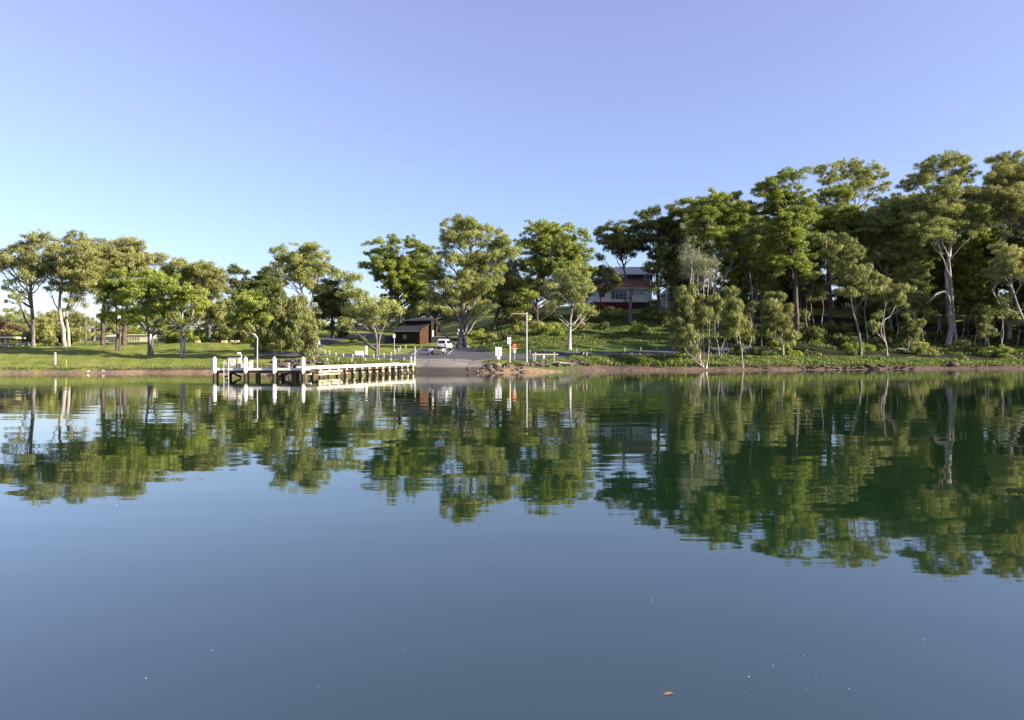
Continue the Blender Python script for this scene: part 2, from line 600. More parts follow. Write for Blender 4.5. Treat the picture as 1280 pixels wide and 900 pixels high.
drow = np.concatenate([np.linspace(-60, -4, 12), np.linspace(-3, 30, 110), np.linspace(30.5, 90, 110), np.linspace(92, 160, 30), np.linspace(170, 510, 24)])
pcol = np.concatenate([np.linspace(-900, -60, 60), np.linspace(-50, 1330, 520), np.linspace(1340, 2400, 70)])
PX, DD = np.meshgrid(pcol, drow)
YY = shore(PX) + DD
XX = (PX - 640) / F * YY
ZZ = zg(XX, YY)
verts = np.stack([XX, YY, ZZ], -1).reshape(-1, 3)
nr, nc = PX.shape
idx = np.arange(nr * nc).reshape(nr, nc)
faces = np.stack([idx[:-1, :-1], idx[:-1, 1:], idx[1:, 1:], idx[1:, :-1]], -1).reshape(-1, 4)
me = mesh_np('shore_land', verts, faces, mat='ground_cover', smooth=True)


def sstep(a, b, x):
    t_ = np.clip((x - a) / (b - a), 0, 1)
    return t_ * t_ * (3 - 2 * t_)


left = 1 - sstep(300, 420, PX)
right = sstep(690, 800, PX)
sandw = 0.8 + 0 * PX + 2.2 * sstep(560, 600, PX) * (1 - sstep(640, 700, PX)) + 0.9 * right * (1 - sstep(1000, 1200, PX)) + 0.6 * sstep(1150, 1280, PX)
sand = 1 - sstep(sandw - 0.5, sandw + 0.5, DD)
mudm = (1 - sstep(sandw + 1.1, sandw + 2.2, DD)) * (0.45 + 0.55 * np.maximum(sstep(110, 160, PX) * left, right))
mudm = np.maximum(mudm, sstep(950, 1100, PX) * (1 - sstep(2.6, 3.8, DD)))
sand = sand * (1 - 0.6 * sstep(650, 720, PX)) * (1 - 0.75 * sstep(950, 1100, PX) * sstep(0.3, 1.0, DD))
wild = sstep(360, 420, PX) * 0.35
wild = np.maximum(wild, sstep(610, 660, PX))
hilllawn = sstep(160, 164, YY) * (1 - sstep(186, 196, YY))
wild = wild * (1 - hilllawn)
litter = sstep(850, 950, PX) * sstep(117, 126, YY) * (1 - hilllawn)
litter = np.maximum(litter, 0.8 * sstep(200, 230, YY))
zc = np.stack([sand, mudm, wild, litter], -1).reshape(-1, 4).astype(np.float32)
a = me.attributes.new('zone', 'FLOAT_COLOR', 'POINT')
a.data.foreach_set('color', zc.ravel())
o = bpy.data.objects.new('ground', me)
COL.objects.link(o)
tag(o, kind='structure')

# lake bed floor / water sheet
wm = MB()
wm.add([(-900, -700, 0), (900, -700, 0), (900, 260, 0), (-900, 260, 0)], [[0, 1, 2, 3]])
o = wm.build('water', 'water')
tag(o, kind='structure')


def drape(name, rows, mat, off, kind='structure', nu=40, nv=8):
    """rows: list of (px_left, Y_left, px_right, Y_right) cross-sections joined lengthwise"""
    pts = []
    rows = [((a_ - 640) / F * b_, b_, (c_ - 640) / F * d_, d_) for a_, b_, c_, d_ in rows]
    for i in range(len(rows) - 1):
        r0, r1 = rows[i], rows[i + 1]
        m = nu if i < len(rows) - 2 else nu + 1
        for j in range(m):
            t_ = j / nu
            q = [r0[k_] * (1 - t_) + r1[k_] * t_ for k_ in range(4)]
            for v_ in range(nv + 1):
                s_ = v_ / nv
                x, y = q[0] * (1 - s_) + q[2] * s_, q[1] * (1 - s_) + q[3] * s_
                pts.append((x, y, Z(x, y) + off))
    n_ = len(pts) // (nv + 1)
    fs = [[i * (nv + 1) + k_, i * (nv + 1) + k_ + 1, (i + 1) * (nv + 1) + k_ + 1, (i + 1) * (nv + 1) + k_] for i in range(n_ - 1) for k_ in range(nv)]
    me_ = mesh_np(name, np.array(pts), np.array(fs), mat=mat, smooth=True)
    o_ = bpy.data.objects.new(name, me_)
    COL.objects.link(o_)
    return tag(o_, kind=kind)


def road_from_center(name, pts, mat, off):
    rows = [(p_, y_ - h_, p_, y_ + h_) for p_, y_, h_ in pts]
    return drape(name, rows, mat, off, nu=14, nv=8)


road_from_center('road', [(320, 108, 3), (350, 104.5, 3.4), (390, 101.5, 4.2), (450, 101, 4.8), (520, 102, 4.5), (600, 103, 6.5), (655, 106, 7), (700, 111, 5), (745, 114.5, 3.6), (800, 117.5, 3.2), (870, 121, 3), (940, 126, 3)], 'asphalt', 0.06)
drape('car_park', [(503, 104, 622, 104), (515, 114, 621, 112), (529, 126, 604, 127)], 'asphalt', 0.068, nu=14, nv=14)
drape('boat_ramp', [(519, 98.6, 612, 97.6), (519, 91, 606, 91), (518, 80, 592, 80)], 'ramp_concrete', 0.064, nu=14, nv=10)
drape('side_road', [(345, 106, 392, 104), (372, 112, 398, 109), (385, 122, 398, 118), (392, 133, 408, 128), (404, 148, 426, 142), (425, 160, 450, 153), (470, 172, 480, 166)], 'asphalt', 0.072, nu=10, nv=6)
for pa, ya, pb, yb in ((515, 106, 527, 124.5), (537, 106, 546, 124.5), (559, 106, 569, 124.5)):
    drape('parking_line', [(pa - 0.5, ya, pa + 0.6, ya), (pb - 0.45, yb, pb + 0.5, yb)], 'line_paint', 0.085, nu=24, nv=1)


# ------------------------------------------------------------------ trees
def leaves(cent, rad, per, L, Wd, droop=0.0, squash=0.7, ctint=None, seed=0, outw=0.85):
    r_ = np.random.RandomState(seed)
    n_ = len(cent)
    per_i = np.maximum(4, (per * (rad / rad.mean()) ** 2).astype(int))
    ci = np.repeat(np.arange(n_), per_i)
    N = len(ci)
    d = r_.normal(size=(N, 3))
    d /= np.linalg.norm(d, axis=1)[:, None] + 1e-9
    rr = r_.rand(N) ** 0.45
    off = d * (rr * rad[ci])[:, None]
    off[:, 2] *= squash
    p = cent[ci] + off
    if droop:
        p[:, 2] -= r_.rand(N) * droop * rad[ci] * 0.8
    nrm = d * outw + r_.normal(size=(N, 3)) * 0.45
    nrm[:, 2] += 0.15
    nrm /= np.linalg.norm(nrm, axis=1)[:, None] + 1e-9
    q = r_.normal(size=(N, 3))
    q[:, 2] -= 0.5 + droop * 3
    tt = q - nrm * (q * nrm).sum(1)[:, None]
    tt /= np.linalg.norm(tt, axis=1)[:, None] + 1e-9
    bb = np.cross(nrm, tt)
    s_ = 0.6 + 0.8 * r_.rand(N)
    l_ = (tt * (L * s_)[:, None]) / 2
    w_ = (bb * (Wd * s_)[:, None]) / 2
    v = np.stack([p - l_, p + w_, p + l_, p - w_], 1).reshape(-1, 3)
    f = np.arange(4 * N).reshape(N, 4)
    ct = ctint[ci] if ctint is not None else 0.5
    tn = np.clip(ct + r_.normal(size=N) * 0.16, 0, 1)
    return v, f, tn


KINDS = {
    # leaf material, leaf length, width, droop, squash, clump radius m, leaves per clump, clumps per m2
    'gum': ('leaf_gum', 0.26, 0.105, 0.4, 0.75, 0.62, 84, 1.0),
    'olive': ('leaf_olive', 0.26, 0.105, 0.45, 0.8, 0.62, 84, 1.0),
    'bright': ('leaf_bright', 0.26, 0.115, 0.25, 0.7, 0.62, 86, 1.0),
    'dark': ('leaf_dark', 0.28, 0.12, 0.25, 0.75, 0.66, 84, 1.0),
    'sheoak': ('leaf_sheoak', 0.62, 0.085, 0.55, 0.8, 0.62, 80, 1.4),
    'grey': ('leaf_grey', 0.6, 0.05, 0.0, 0.9, 0.8, 30, 0.7),
    'red': ('leaf_red', 0.34, 0.18, 0.1, 0.6, 0.8, 70, 1.0),
}
TSEED = [100]
NLEAF = [0]


def bez(a, b, c_, n_):
    return [a * (1 - t_) ** 2 + b * 2 * t_ * (1 - t_) + c_ * t_ ** 2 for t_ in [i / n_ for i in range(n_ + 1)]]


def tree(name, label, px, Y, stems, r0, lobes, kind='gum', bark='bark_grey', dens=1.0, group=None, cat='tree', yoff=0.0, branches=True, depth=0.75):
    """stems: list of pixel paths above the base; lobes: (px, py, rx, ry) of crown masses, given real depth here"""
    TSEED[0] += 1
    rr = random.Random(TSEED[0])
    nr_ = np.random.RandomState(TSEED[0])
    base = GP(px, Y)
    root = empty(name, base, label, cat, group)
    tb = MB()
    r0 *= 0.7
    kx, kz = (1.0, 1.15) if kind == 'sheoak' else (1.14, 1.5)
    lobes = [(a_, b_, c_ * kx, d_ * kz) for a_, b_, c_, d_ in lobes] if cat == 'tree' else lobes
    lm, L, Wd, droop, sq, cr, per, cden = KINDS[kind]
    sc = Y / F
    stem_pts = []
    for si, st in enumerate(stems):
        b0 = base + Vector(((si * 0.9 - 0.45 * (len(stems) - 1)) * r0 * 1.6, (si % 2) * r0 * 0.8, -0.4))
        pts = [b0]
        yy = Y
        for (qx, qy) in st:
            yy += rr.uniform(-0.5, 0.6)
            pts.append(W(qx, qy, yy))
        # smooth, wobble
        fine, rad = [], []
        n_ = len(pts) - 1
        rs = r0 * (1.0 if si == 0 else (0.75 if r0 < 0.5 else 0.5))
        for i in range(n_):
            p0, p1 = pts[max(i - 1, 0)], pts[i]
            p2, p3 = pts[i + 1], pts[min(i + 2, n_)]
            for k_ in range(4):
                t_ = k_ / 4
                q = 0.5 * ((2 * p1) + (p2 - p0) * t_ + (2 * p0 - 5 * p1 + 4 * p2 - p3) * t_ ** 2 + (3 * p1 - p0 - 3 * p2 + p3) * t_ ** 3)
                fine.append(q + Vector((rr.uniform(-1, 1), rr.uniform(-1, 1), 0)) * r0 * 0.13)
                fr = (i + t_) / n_
                rad.append(rs * ((1.32 if i + k_ == 0 else 1.0) * (1 - 0.62 * fr)))
        fine.append(pts[-1])
        rad.append(rs * 0.36)
        tb.tube(fine, rad, 9)
        stem_pts += list(zip(fine, rad))
    cents, rads, tnts = [], [], []
    if lobes:
        cxm = sum(l_[0] for l_ in lobes) / len(lobes)
        halfw = max(max(abs(l_[0] - cxm) + l_[2] for l_ in lobes), 8)
        extra = []
        if cat == 'tree' and len(lobes) > 4 and dens > 0.55:
            fill = []
            for li in range(int(len(lobes) * 1.2)):
                a_, b_ = rr.sample(lobes, 2)
                if abs(a_[0] - b_[0]) + abs(a_[1] - b_[1]) < 2.2 * (a_[2] + b_[2]):
                    f_ = rr.uniform(.35, .65)
                    fill.append((a_[0] * f_ + b_[0] * (1 - f_), a_[1] * f_ + b_[1] * (1 - f_), min(a_[2], b_[2]) * .95, min(a_[3], b_[3]) * .95))
            lobes = lobes + fill
        for li, (lx, ly, rx, ry) in enumerate(lobes):
            k_ = math.sqrt(max(0.0, 1 - ((lx - cxm) / halfw) ** 2))
            dy = rr.uniform(-1, 1) * halfw * sc * depth * k_ * 0.8
            extra.append((lx, ly, rx, ry, dy))
            if len(lobes) > 3 and rr.random() < 0.5:
                extra.append((lx + rr.uniform(-.3, .3) * rx, ly + rr.uniform(0, .5) * ry, rx * .8, ry * .8, -dy * 0.9))
        for lx, ly, rx, ry, dy in extra:
            Yl = Y + dy
            c0 = W(lx, ly, Yl)
            # keep size in metres
            ax, az = rx * sc, ry * sc
            n_ = max(3, int(PI * ax * az * cden * 0.95 * dens / (cr * cr) * 1.45))
            ltint = 0.5 + rr.uniform(-0.16, 0.16)
            mine = []
            rs0 = 1.15 if cat == 'tree' and kind != 'sheoak' else 0.8
            nsub = max(2, int(ax * az * 2.1 / (rs0 * rs0) * (0.75 + 0.25 * dens)))
            nsub = min(nsub, max(2, n_ // 4))
            for _s in range(nsub):
                d = nr_.normal(size=3)
                d /= np.linalg.norm(d)
                if d[2] < -0.2 and rr.random() < 0.55:
                    d[2] *= -1
                q = rr.random() ** 0.4
                sc_ = np.array([c0.x + d[0] * ax * q, c0.y + d[1] * ax * 0.85 * q, c0.z + d[2] * az * q])
                mine.append(sc_ - np.array([0, 0, 0.25 * rs0]))
                srx = rs0 * rr.uniform(0.65, 1.3)
                stint = ltint + rr.uniform(-0.22, 0.22)
                for _ in range(max(3, int(n_ / nsub * (srx / rs0) ** 2))):
                    e = nr_.normal(size=3)
                    e /= np.linalg.norm(e)
                    e[2] = abs(e[2]) if rr.random() < 0.8 else e[2]
                    g_ = rr.random() ** 0.35
                    c_ = sc_ + np.array([e[0] * srx * g_, e[1] * srx * g_, e[2] * srx * g_ * (0.55 if kind != 'sheoak' else 0.9)])
                    if kind == 'sheoak':
                        c_[2] -= 0.35 * srx * rr.random()
                    cents.append(c_)
                    rads.append(cr * rr.uniform(0.5, 1.2))
                    tnts.append(min(1, max(0, stint + rr.uniform(-0.12, 0.12))))
            if branches and stem_pts:
                best, bs = None, 1e9
                for sp, sr in stem_pts[2:]:
                    hz = math.hypot(sp.x - c0.x, sp.y - c0.y)
                    rise = c0.z - sp.z
                    cost = abs(rise - hz * 0.9) + hz * 0.5 + (8 if rise < 0.2 else 0)
                    if cost < bs:
                        best, bs, br_ = sp, cost, sr
                ctrl = best.lerp(c0, 0.45) + Vector((rr.uniform(-.5, .5), rr.uniform(-.5, .5), -abs(c0.z - best.z) * 0.12 - 0.2))
                bp = bez(best, ctrl, c0 + Vector((0, 0, az * 0.2)), 6)
                bp = [p_ + Vector((rr.uniform(-1, 1), rr.uniform(-1, 1), rr.uniform(-1, 1))) * (0.12 if 0 < i < 6 else 0) for i, p_ in enumerate(bp)]
                b0r = min(br_ * 0.6, 0.05 + 0.02 * (c0 - best).length)
                tb.tube(bp, [b0r * (1 - 0.72 * i / 6) for i in range(7)], 6, False)
                for c_ in mine:
                    k_ = rr.randint(3, 5)
                    tip = Vector(c_)
                    st_ = bp[k_]
                    md = st_.lerp(tip, 0.5) + Vector((rr.uniform(-.3, .3), rr.uniform(-.3, .3), rr.uniform(-.3, .2)))
                    tb.tube([st_, md, tip], [b0r * 0.3, b0r * 0.2, 0.018], 4, False)
        v, f, tn = leaves(np.array(cents), np.array(rads), per * (0.72 if cat == 'tree' else 1), L, Wd, droop, sq, np.array(tnts), TSEED[0])
        NLEAF[0] += len(f)
        v = v - np.array(base)
        me_ = mesh_np('crown', v, f, tn, lm)
        co = bpy.data.objects.new('crown', me_)
        COL.objects.link(co)
        co.parent = root
    if tb.v:
        tb.v = [tuple(Vector(q) - base) for q in tb.v]
        me_ = bpy.data.meshes.new('trunk')
        me_.from_pydata(tb.v, [], tb.f)
        me_.update()
        me_.materials.append(M[bark])
        me_.polygons.foreach_set('use_smooth', np.ones(len(me_.polygons), dtype=bool))
        to = bpy.data.objects.new('trunk', me_)
        COL.objects.link(to)
        to.parent = root
    return root


# --- left lawn
tree('gum_tree', 'open-crowned gum with one grey trunk, first tree at the left end of the lawn', 42, 125,
     [[(42, 410), (40, 385), (38, 350), (42, 325)]], 0.55,
     [(45, 305, 20, 10), (24, 318, 18, 9), (8, 335, 14, 9), (62, 322, 20, 12), (60, 345, 18, 12), (22, 372, 11, 7), (38, 298, 14, 7), (42, 335, 20, 10), (-8, 325, 12, 9), (5, 352, 10, 5)], 'olive', 'bark_grey', 0.62)
tree('gum_tree', 'tall gum with twin sunlit cream trunks at the back of the left lawn', 83, 124,
     [[(79, 412), (75, 390), (76, 360), (84, 330)], [(85, 412), (83, 395), (88, 370), (98, 350)]], 0.5,
     [(88, 318, 30, 14), (75, 345, 22, 13), (105, 340, 26, 15), (112, 365, 15, 12), (62, 362, 12, 8), (88, 303, 20, 8), (68, 325, 20, 12), (112, 322, 16, 12), (95, 375, 12, 8)], 'olive', 'bark_pale', 0.8)
tree('gum_tree', 'broad olive-brown gum on a dark trunk behind the lawn', 129, 131,
     [[(129, 405), (131, 375), (134, 345)]], 0.62,
     [(135, 312, 30, 12), (118, 330, 18, 12), (138, 340, 28, 15), (128, 372, 18, 11), (110, 310, 14, 8)], 'olive', 'bark_dark', 0.9)
tree('gum_tree', 'broad rounded olive-brown gum between two dark-trunked neighbours on the left lawn', 155, 130,
     [[(156, 405), (160, 375), (165, 345)]], 0.6,
     [(165, 316, 30, 12), (188, 330, 18, 11), (165, 340, 26, 14), (190, 350, 14, 10), (150, 318, 20, 10)], 'olive', 'bark_dark', 0.9)
tree('gum_tree', 'slim mid-green tree with forked trunk standing before the cream building', 147, 114,
     [[(147, 415), (145, 395), (146, 365)], [(150, 415), (152, 395), (156, 370)]], 0.32,
     [(148, 372, 20, 12), (138, 355, 14, 10), (162, 362, 16, 10), (138, 395, 13, 7), (162, 390, 12, 8), (150, 348, 16, 9)], 'bright', 'bark_dark', 0.8)
tree('gum_tree', 'twin-stemmed dark green tree standing alone midway down the left lawn', 188, 107,
     [[(186, 420), (183, 400), (182, 375)], [(191, 420), (196, 400), (200, 370)]], 0.36,
     [(185, 372, 20, 13), (205, 355, 18, 11), (172, 392, 13, 9), (212, 385, 16, 10), (190, 350, 18, 9), (198, 398, 16, 7), (175, 365, 12, 10)], 'bright', 'bark_grey', 0.95)
tree('gum_tree', 'slender pale-trunked tree with a green dome, nearest the water on the left lawn', 228, 103,
     [[(227, 425), (227, 410), (229, 385)], [(231, 425), (236, 410), (243, 385)]], 0.3,
     [(225, 385, 24, 11), (245, 378, 20, 11), (215, 370, 14, 9), (235, 365, 18, 9), (258, 392, 12, 8), (212, 398, 12, 7)], 'bright', 'bark_pale', 0.9)
tree('gum_tree', 'large rounded pale olive gum behind the pale-trunked lawn tree', 262, 132,
     [[(262, 405), (258, 380), (252, 355)]], 0.6,
     [(235, 343, 24, 12), (255, 347, 22, 13), (270, 362, 18, 14), (235, 360, 22, 13), (268, 385, 18, 14), (215, 345, 16, 12), (278, 402, 12, 12), (250, 372, 20, 12)], 'olive', 'bark_grey', 1.0)
tree('gum_tree', 'dark open tree with sparse top between the left lawn and jetty trees', 298, 148,
     [[(298, 395), (299, 370), (298, 350)]], 0.4,
     [(292, 342, 12, 6), (306, 345, 10, 6), (298, 360, 12, 10), (296, 380, 14, 12), (310, 372, 8, 9)], 'dark', 'bark_dark', 0.85)
tree('gum_tree', 'blackish-green dense tree just left of the tall white-limbed gum', 334, 150,
     [[(334, 400), (334, 375), (333, 355)]], 0.5,
     [(332, 347, 14, 9), (345, 355, 12, 10), (322, 360, 12, 11), (335, 375, 20, 14), (325, 395, 18, 12), (345, 400, 14, 12)], 'dark', 'bark_dark', 1.0)
tree('gum_tree', 'bushy yellow-green tree with forked pale trunk just behind the jetty head', 320, 100,
     [[(320, 430), (321, 412), (316, 395)], [(322, 418), (330, 405), (338, 392)]], 0.26,
     [(318, 376, 22, 9), (304, 388, 16, 9), (335, 388, 20, 10), (296, 402, 12, 8), (318, 400, 18, 8), (342, 405, 12, 9)], 'bright', 'bark_grey', 1.0)
tree('sheoak_tree', 'drooping olive she-oak beside the jetty lamp post', 344, 99,
     [[(344, 430), (346, 405), (347, 385)]], 0.2,
     [(349, 378, 8, 8), (352, 395, 12, 9), (342, 408, 12, 7), (356, 415, 12, 7), (338, 428, 12, 5), (350, 430, 12, 5), (332, 415, 8, 5)], 'sheoak', 'bark_pale', 0.85)
tree('sheoak_tree', 'drooping feathery she-oak whose skirt reaches the rocks by the last white pile', 377, 99,
     [[(377, 430), (375, 405), (374, 382)]], 0.22,
     [(374, 375, 7, 8), (376, 390, 11, 8), (368, 402, 11, 7), (384, 405, 11, 7), (374, 418, 14, 7), (388, 426, 12, 5), (368, 430, 12, 5), (380, 437, 16, 4)], 'sheoak', 'bark_grey', 0.9)
tree('gum_tree', 'tall gum with white limbs and layered flat crown above the she-oaks', 384, 132,
     [[(384, 400), (380, 375), (374, 350), (378, 330)], [(386, 395), (392, 365), (396, 340)]], 0.42,
     [(378, 312, 24, 7), (402, 315, 12, 6), (352, 318, 14, 6), (370, 328, 24, 8), (398, 330, 14, 8), (362, 345, 20, 9), (385, 348, 20, 9), (395, 362, 14, 8), (348, 338, 10, 7)], 'gum', 'bark_pale', 0.85)
tree('gum_tree', 'black-green tree standing right of the tall white-limbed gum', 415, 150,
     [[(415, 395), (414, 370), (412, 350)]], 0.45,
     [(410, 345, 12, 9), (415, 362, 14, 11), (408, 380, 15, 12), (425, 385, 13, 11), (412, 400, 20, 9), (432, 402, 10, 8)], 'dark', 'bark_dark', 1.05)
tree('gum_tree', 'leaning slender light-green tree on the grass island by the road', 472, 104,
     [[(471, 425), (467, 408), (462, 392), (452, 375)], [(474, 425), (480, 408), (486, 392)]], 0.3,
     [(452, 372, 17, 9), (440, 352, 11, 7), (470, 380, 16, 8), (488, 385, 12, 7), (462, 396, 17, 7), (437, 402, 9, 5), (440, 378, 10, 7), (425, 345, 6, 4)], 'gum', 'bark_grey', 0.85)
tree('gum_tree', 'dense dark-green gum with bright tufted top behind the brown shed', 500, 146,
     [[(500, 395), (497, 370), (496, 340)]], 0.6,
     [(478, 308, 18, 7), (505, 305, 22, 7), (530, 312, 16, 8), (490, 325, 26, 11), (520, 332, 26, 12), (480, 346, 20, 12), (508, 355, 25, 13), (538, 350, 16, 12), (520, 375, 20, 11), (490, 375, 14, 8), (465, 330, 10, 8)], 'bright', 'bark_dark', 1.0)
tree('gum_tree', 'giant gum with thick grey trunk rising beside the parked vehicle', 579, 127,
     [[(578, 412), (578, 390), (580, 360), (586, 330), (590, 305)], [(583, 405), (592, 380), (600, 350), (606, 325)], [(574, 400), (562, 375), (552, 350)]], 0.85,
     [(578, 280, 20, 7), (602, 287, 22, 8), (560, 297, 20, 9), (628, 296, 16, 8), (585, 303, 24, 9), (612, 315, 24, 10), (555, 322, 20, 10), (540, 345, 14, 10), (585, 330, 24, 10), (618, 340, 18, 10), (565, 350, 18, 9), (600, 358, 18, 9), (540, 372, 12, 8), (558, 390, 12, 8), (545, 358, 12, 9), (530, 385, 10, 6), (605, 385, 14, 7), (592, 345, 20, 9), (572, 365, 14, 8), (636, 312, 12, 9), (588, 378, 13, 6)], 'gum', 'bark_grey', 0.8)
tree('gum_tree', 'leaning dark-trunked gum on the grass slope between the giant gum and the light pole', 617, 146,
     [[(621, 395), (628, 370), (632, 345)]], 0.7,
     [(628, 335, 18, 10), (640, 355, 18, 12), (622, 362, 16, 11), (638, 380, 16, 12), (650, 395, 12, 9), (615, 345, 12, 9), (648, 338, 10, 9)], 'olive', 'bark_dark', 1.0)
tree('gum_tree', 'big dark-green gum with sunlit top right of centre, behind the light pole', 672, 142,
     [[(671, 390), (672, 365), (676, 335)]], 0.5,
     [(672, 288, 22, 8), (700, 290, 22, 8), (722, 302, 14, 9), (660, 305, 16, 10), (690, 308, 26, 11), (725, 325, 16, 12), (665, 328, 18, 11), (700, 332, 24, 12), (680, 352, 22, 11), (712, 350, 18, 9), (662, 372, 12, 9), (735, 340, 8, 8)], 'bright', 'bark_dark', 1.0)
tree('gum_tree', 'smooth white-trunked gum standing at the roadside bollards', 712, 119,
     [[(712, 420), (713, 400), (715, 385), (714, 362)], [(711, 408), (704, 398), (694, 390)]], 0.42,
     [(714, 348, 18, 8), (702, 365, 14, 8), (728, 362, 12, 8), (734, 392, 12, 6), (690, 385, 12, 6), (718, 335, 14, 7), (722, 378, 10, 6), (698, 345, 10, 7)], 'gum', 'bark_pale', 0.75)
tree('gum_tree', 'bare-stemmed gum in front of the red-roofed house', 788, 150,
     [[(788, 385), (788, 365), (783, 350), (779, 332), (776, 315)], [(790, 362), (800, 352), (812, 340)]], 0.5,
     [(770, 288, 17, 8), (788, 298, 17, 9), (760, 305, 11, 9), (796, 282, 14, 7), (752, 290, 8, 7), (775, 312, 15, 8), (800, 312, 14, 9), (752, 322, 8, 5), (748, 340, 12, 6)], 'dark', 'bark_grey', 0.85)
tree('gum_tree', 'dense dark gum rising beside the right end of the red-roofed house', 824, 148,
     [[(824, 385), (822, 360), (822, 330), (826, 300)]], 0.6,
     [(820, 268, 20, 8), (842, 264, 16, 8), (806, 282, 13, 9), (835, 285, 22, 11), (815, 300, 18, 10), (845, 305, 18, 12), (828, 322, 20, 10), (850, 330, 12, 12), (815, 340, 12, 7), (838, 350, 14, 9), (818, 360, 8, 6), (818, 392, 10, 10), (830, 405, 9, 9)], 'dark', 'bark_dark', 1.05)
tree('gum_tree', 'tall gum with domed yellow-green crown behind the bleached bare-branched tree', 897, 142,
     [[(897, 410), (894, 375), (895, 345), (900, 315), (905, 290)], [(896, 380), (905, 350), (918, 322)]], 0.55,
     [(905, 248, 26, 8), (882, 258, 20, 9), (928, 264, 18, 10), (870, 272, 14, 10), (900, 272, 26, 11), (932, 290, 18, 10), (880, 292, 20, 11), (912, 298, 22, 11), (942, 312, 10, 8), (900, 315, 18, 8), (862, 255, 10, 7)], 'bright', 'bark_grey', 1.0)
tree('sheoak_tree', 'many-stemmed she-oak with bleached bare top branches at the beach edge', 880, 105.5,
     [[(872, 440), (864, 415), (862, 385), (864, 345), (866, 315)], [(880, 435), (878, 410), (884, 375), (886, 335)], [(874, 446), (868, 425), (852, 400)], [(886, 435), (884, 400), (893, 360)]], 0.2,
     [(852, 380, 14, 13), (850, 405, 13, 14), (862, 428, 13, 10), (880, 392, 13, 12), (893, 378, 9, 11), (868, 400, 14, 12), (848, 425, 8, 8), (858, 365, 11, 9)], 'sheoak', 'bark_pale', 1.0)
tree('bare_tree', 'bleached grey twiggy treetop rising above the beach-edge she-oak', 874, 108,
     [[(872, 430), (868, 385), (866, 345), (862, 318)], [(878, 400), (880, 355), (884, 318)], [(875, 395), (872, 350), (874, 308)]], 0.17,
     [(868, 312, 12, 12), (882, 318, 12, 14), (855, 328, 10, 12), (872, 338, 16, 14), (890, 345, 10, 14), (860, 350, 10, 10)], 'grey', 'bark_pale', 0.7)
tree('sheoak_tree', 'young leafy she-oak on a thin pale stem close to the sand', 929, 106,
     [[(927, 440), (925, 425), (922, 395)]], 0.13,
     [(918, 368, 7, 10), (919, 385, 11, 10), (920, 402, 15, 10), (912, 412, 12, 8), (928, 412, 12, 8)], 'sheoak', 'bark_pale', 1.0)
tree('dead_tree', 'bare dead trunk standing in front of the dark forest', 943, 130,
     [[(942, 420), (941, 395), (940, 370), (937, 340)], [(941, 395), (944, 380), (948, 365)]], 0.34, [], 'gum', 'bark_grey')
tree('gum_tree', 'massive dark-trunked forest gum left of the far brick house', 996, 140,
     [[(996, 410), (995, 375), (994, 340), (990, 300), (988, 270)]], 0.85,
     [(975, 230, 22, 8), (1000, 222, 20, 8), (960, 245, 18, 10), (988, 248, 26, 11), (1010, 258, 18, 12), (965, 270, 22, 12), (995, 280, 24, 12), (975, 300, 22, 12), (1008, 305, 20, 12), (988, 325, 22, 11), (965, 330, 16, 11), (1010, 335, 14, 9)], 'bright', 'bark_dark', 1.0)
tree('sheoak_tree', 'young olive she-oak with forked pale stem under the forest edge', 980, 118,
     [[(978, 430), (977, 415), (972, 390)], [(979, 432), (972, 420)]], 0.17,
     [(968, 375, 12, 9), (978, 390, 14, 10), (962, 395, 11, 9), (975, 408, 14, 8), (985, 418, 9, 7), (960, 412, 8, 6)], 'sheoak', 'bark_pale', 1.0)
tree('gum_tree', 'thick black-trunked gum right of the far brick house', 1037, 156,
     [[(1037, 375), (1036, 350), (1036, 310), (1040, 280)]], 0.95,
     [(1030, 250, 22, 10), (1052, 245, 20, 10), (1042, 270, 26, 12), (1022, 278, 18, 12), (1065, 275, 18, 12), (1045, 295, 24, 12), (1070, 300, 16, 12), (1030, 312, 20, 10), (1058, 322, 18, 10), (1035, 335, 10, 7)], 'bright', 'bark_dark', 1.05)
tree('gum_tree', 'lofty pale thin-crowned gum topping the forest skyline', 1070, 168,
     [[(1070, 370), (1070, 320), (1068, 270), (1070, 240)], [(1070, 280), (1085, 250), (1095, 235)]], 0.5,
     [(1035, 210, 16, 6), (1060, 206, 18, 6), (1085, 214, 14, 7), (1104, 218, 12, 8), (1045, 225, 20, 7), (1075, 230, 20, 8), (1102, 238, 14, 8), (1060, 245, 18, 8), (1020, 215, 9, 5)], 'gum', 'bark_pale', 0.62)
tree('sheoak_tree', 'leaning grey-stemmed tree with drooping olive layers at the forest front', 1076, 124,
     [[(1075, 425), (1071, 405), (1065, 385), (1062, 355)]], 0.36,
     [(1045, 300, 18, 9), (1060, 315, 20, 10), (1040, 318, 14, 10), (1065, 335, 20, 10), (1078, 350, 14, 8), (1052, 350, 16, 8), (1062, 368, 14, 7), (1085, 365, 10, 6), (1030, 305, 8, 6)], 'sheoak', 'bark_grey', 0.85)
tree('sheoak_tree', 'small crooked tree with flat olive top left of the pale-trunked giant', 1110, 125,
     [[(1107, 428), (1101, 415), (1104, 398), (1108, 375)], [(1104, 405), (1113, 395), (1120, 380)]], 0.2,
     [(1105, 352, 18, 7), (1120, 360, 17, 7), (1095, 362, 12, 7), (1112, 372, 18, 7), (1128, 375, 10, 6), (1090, 408, 9, 7), (1098, 395, 8, 5)], 'sheoak', 'bark_pale', 0.9)
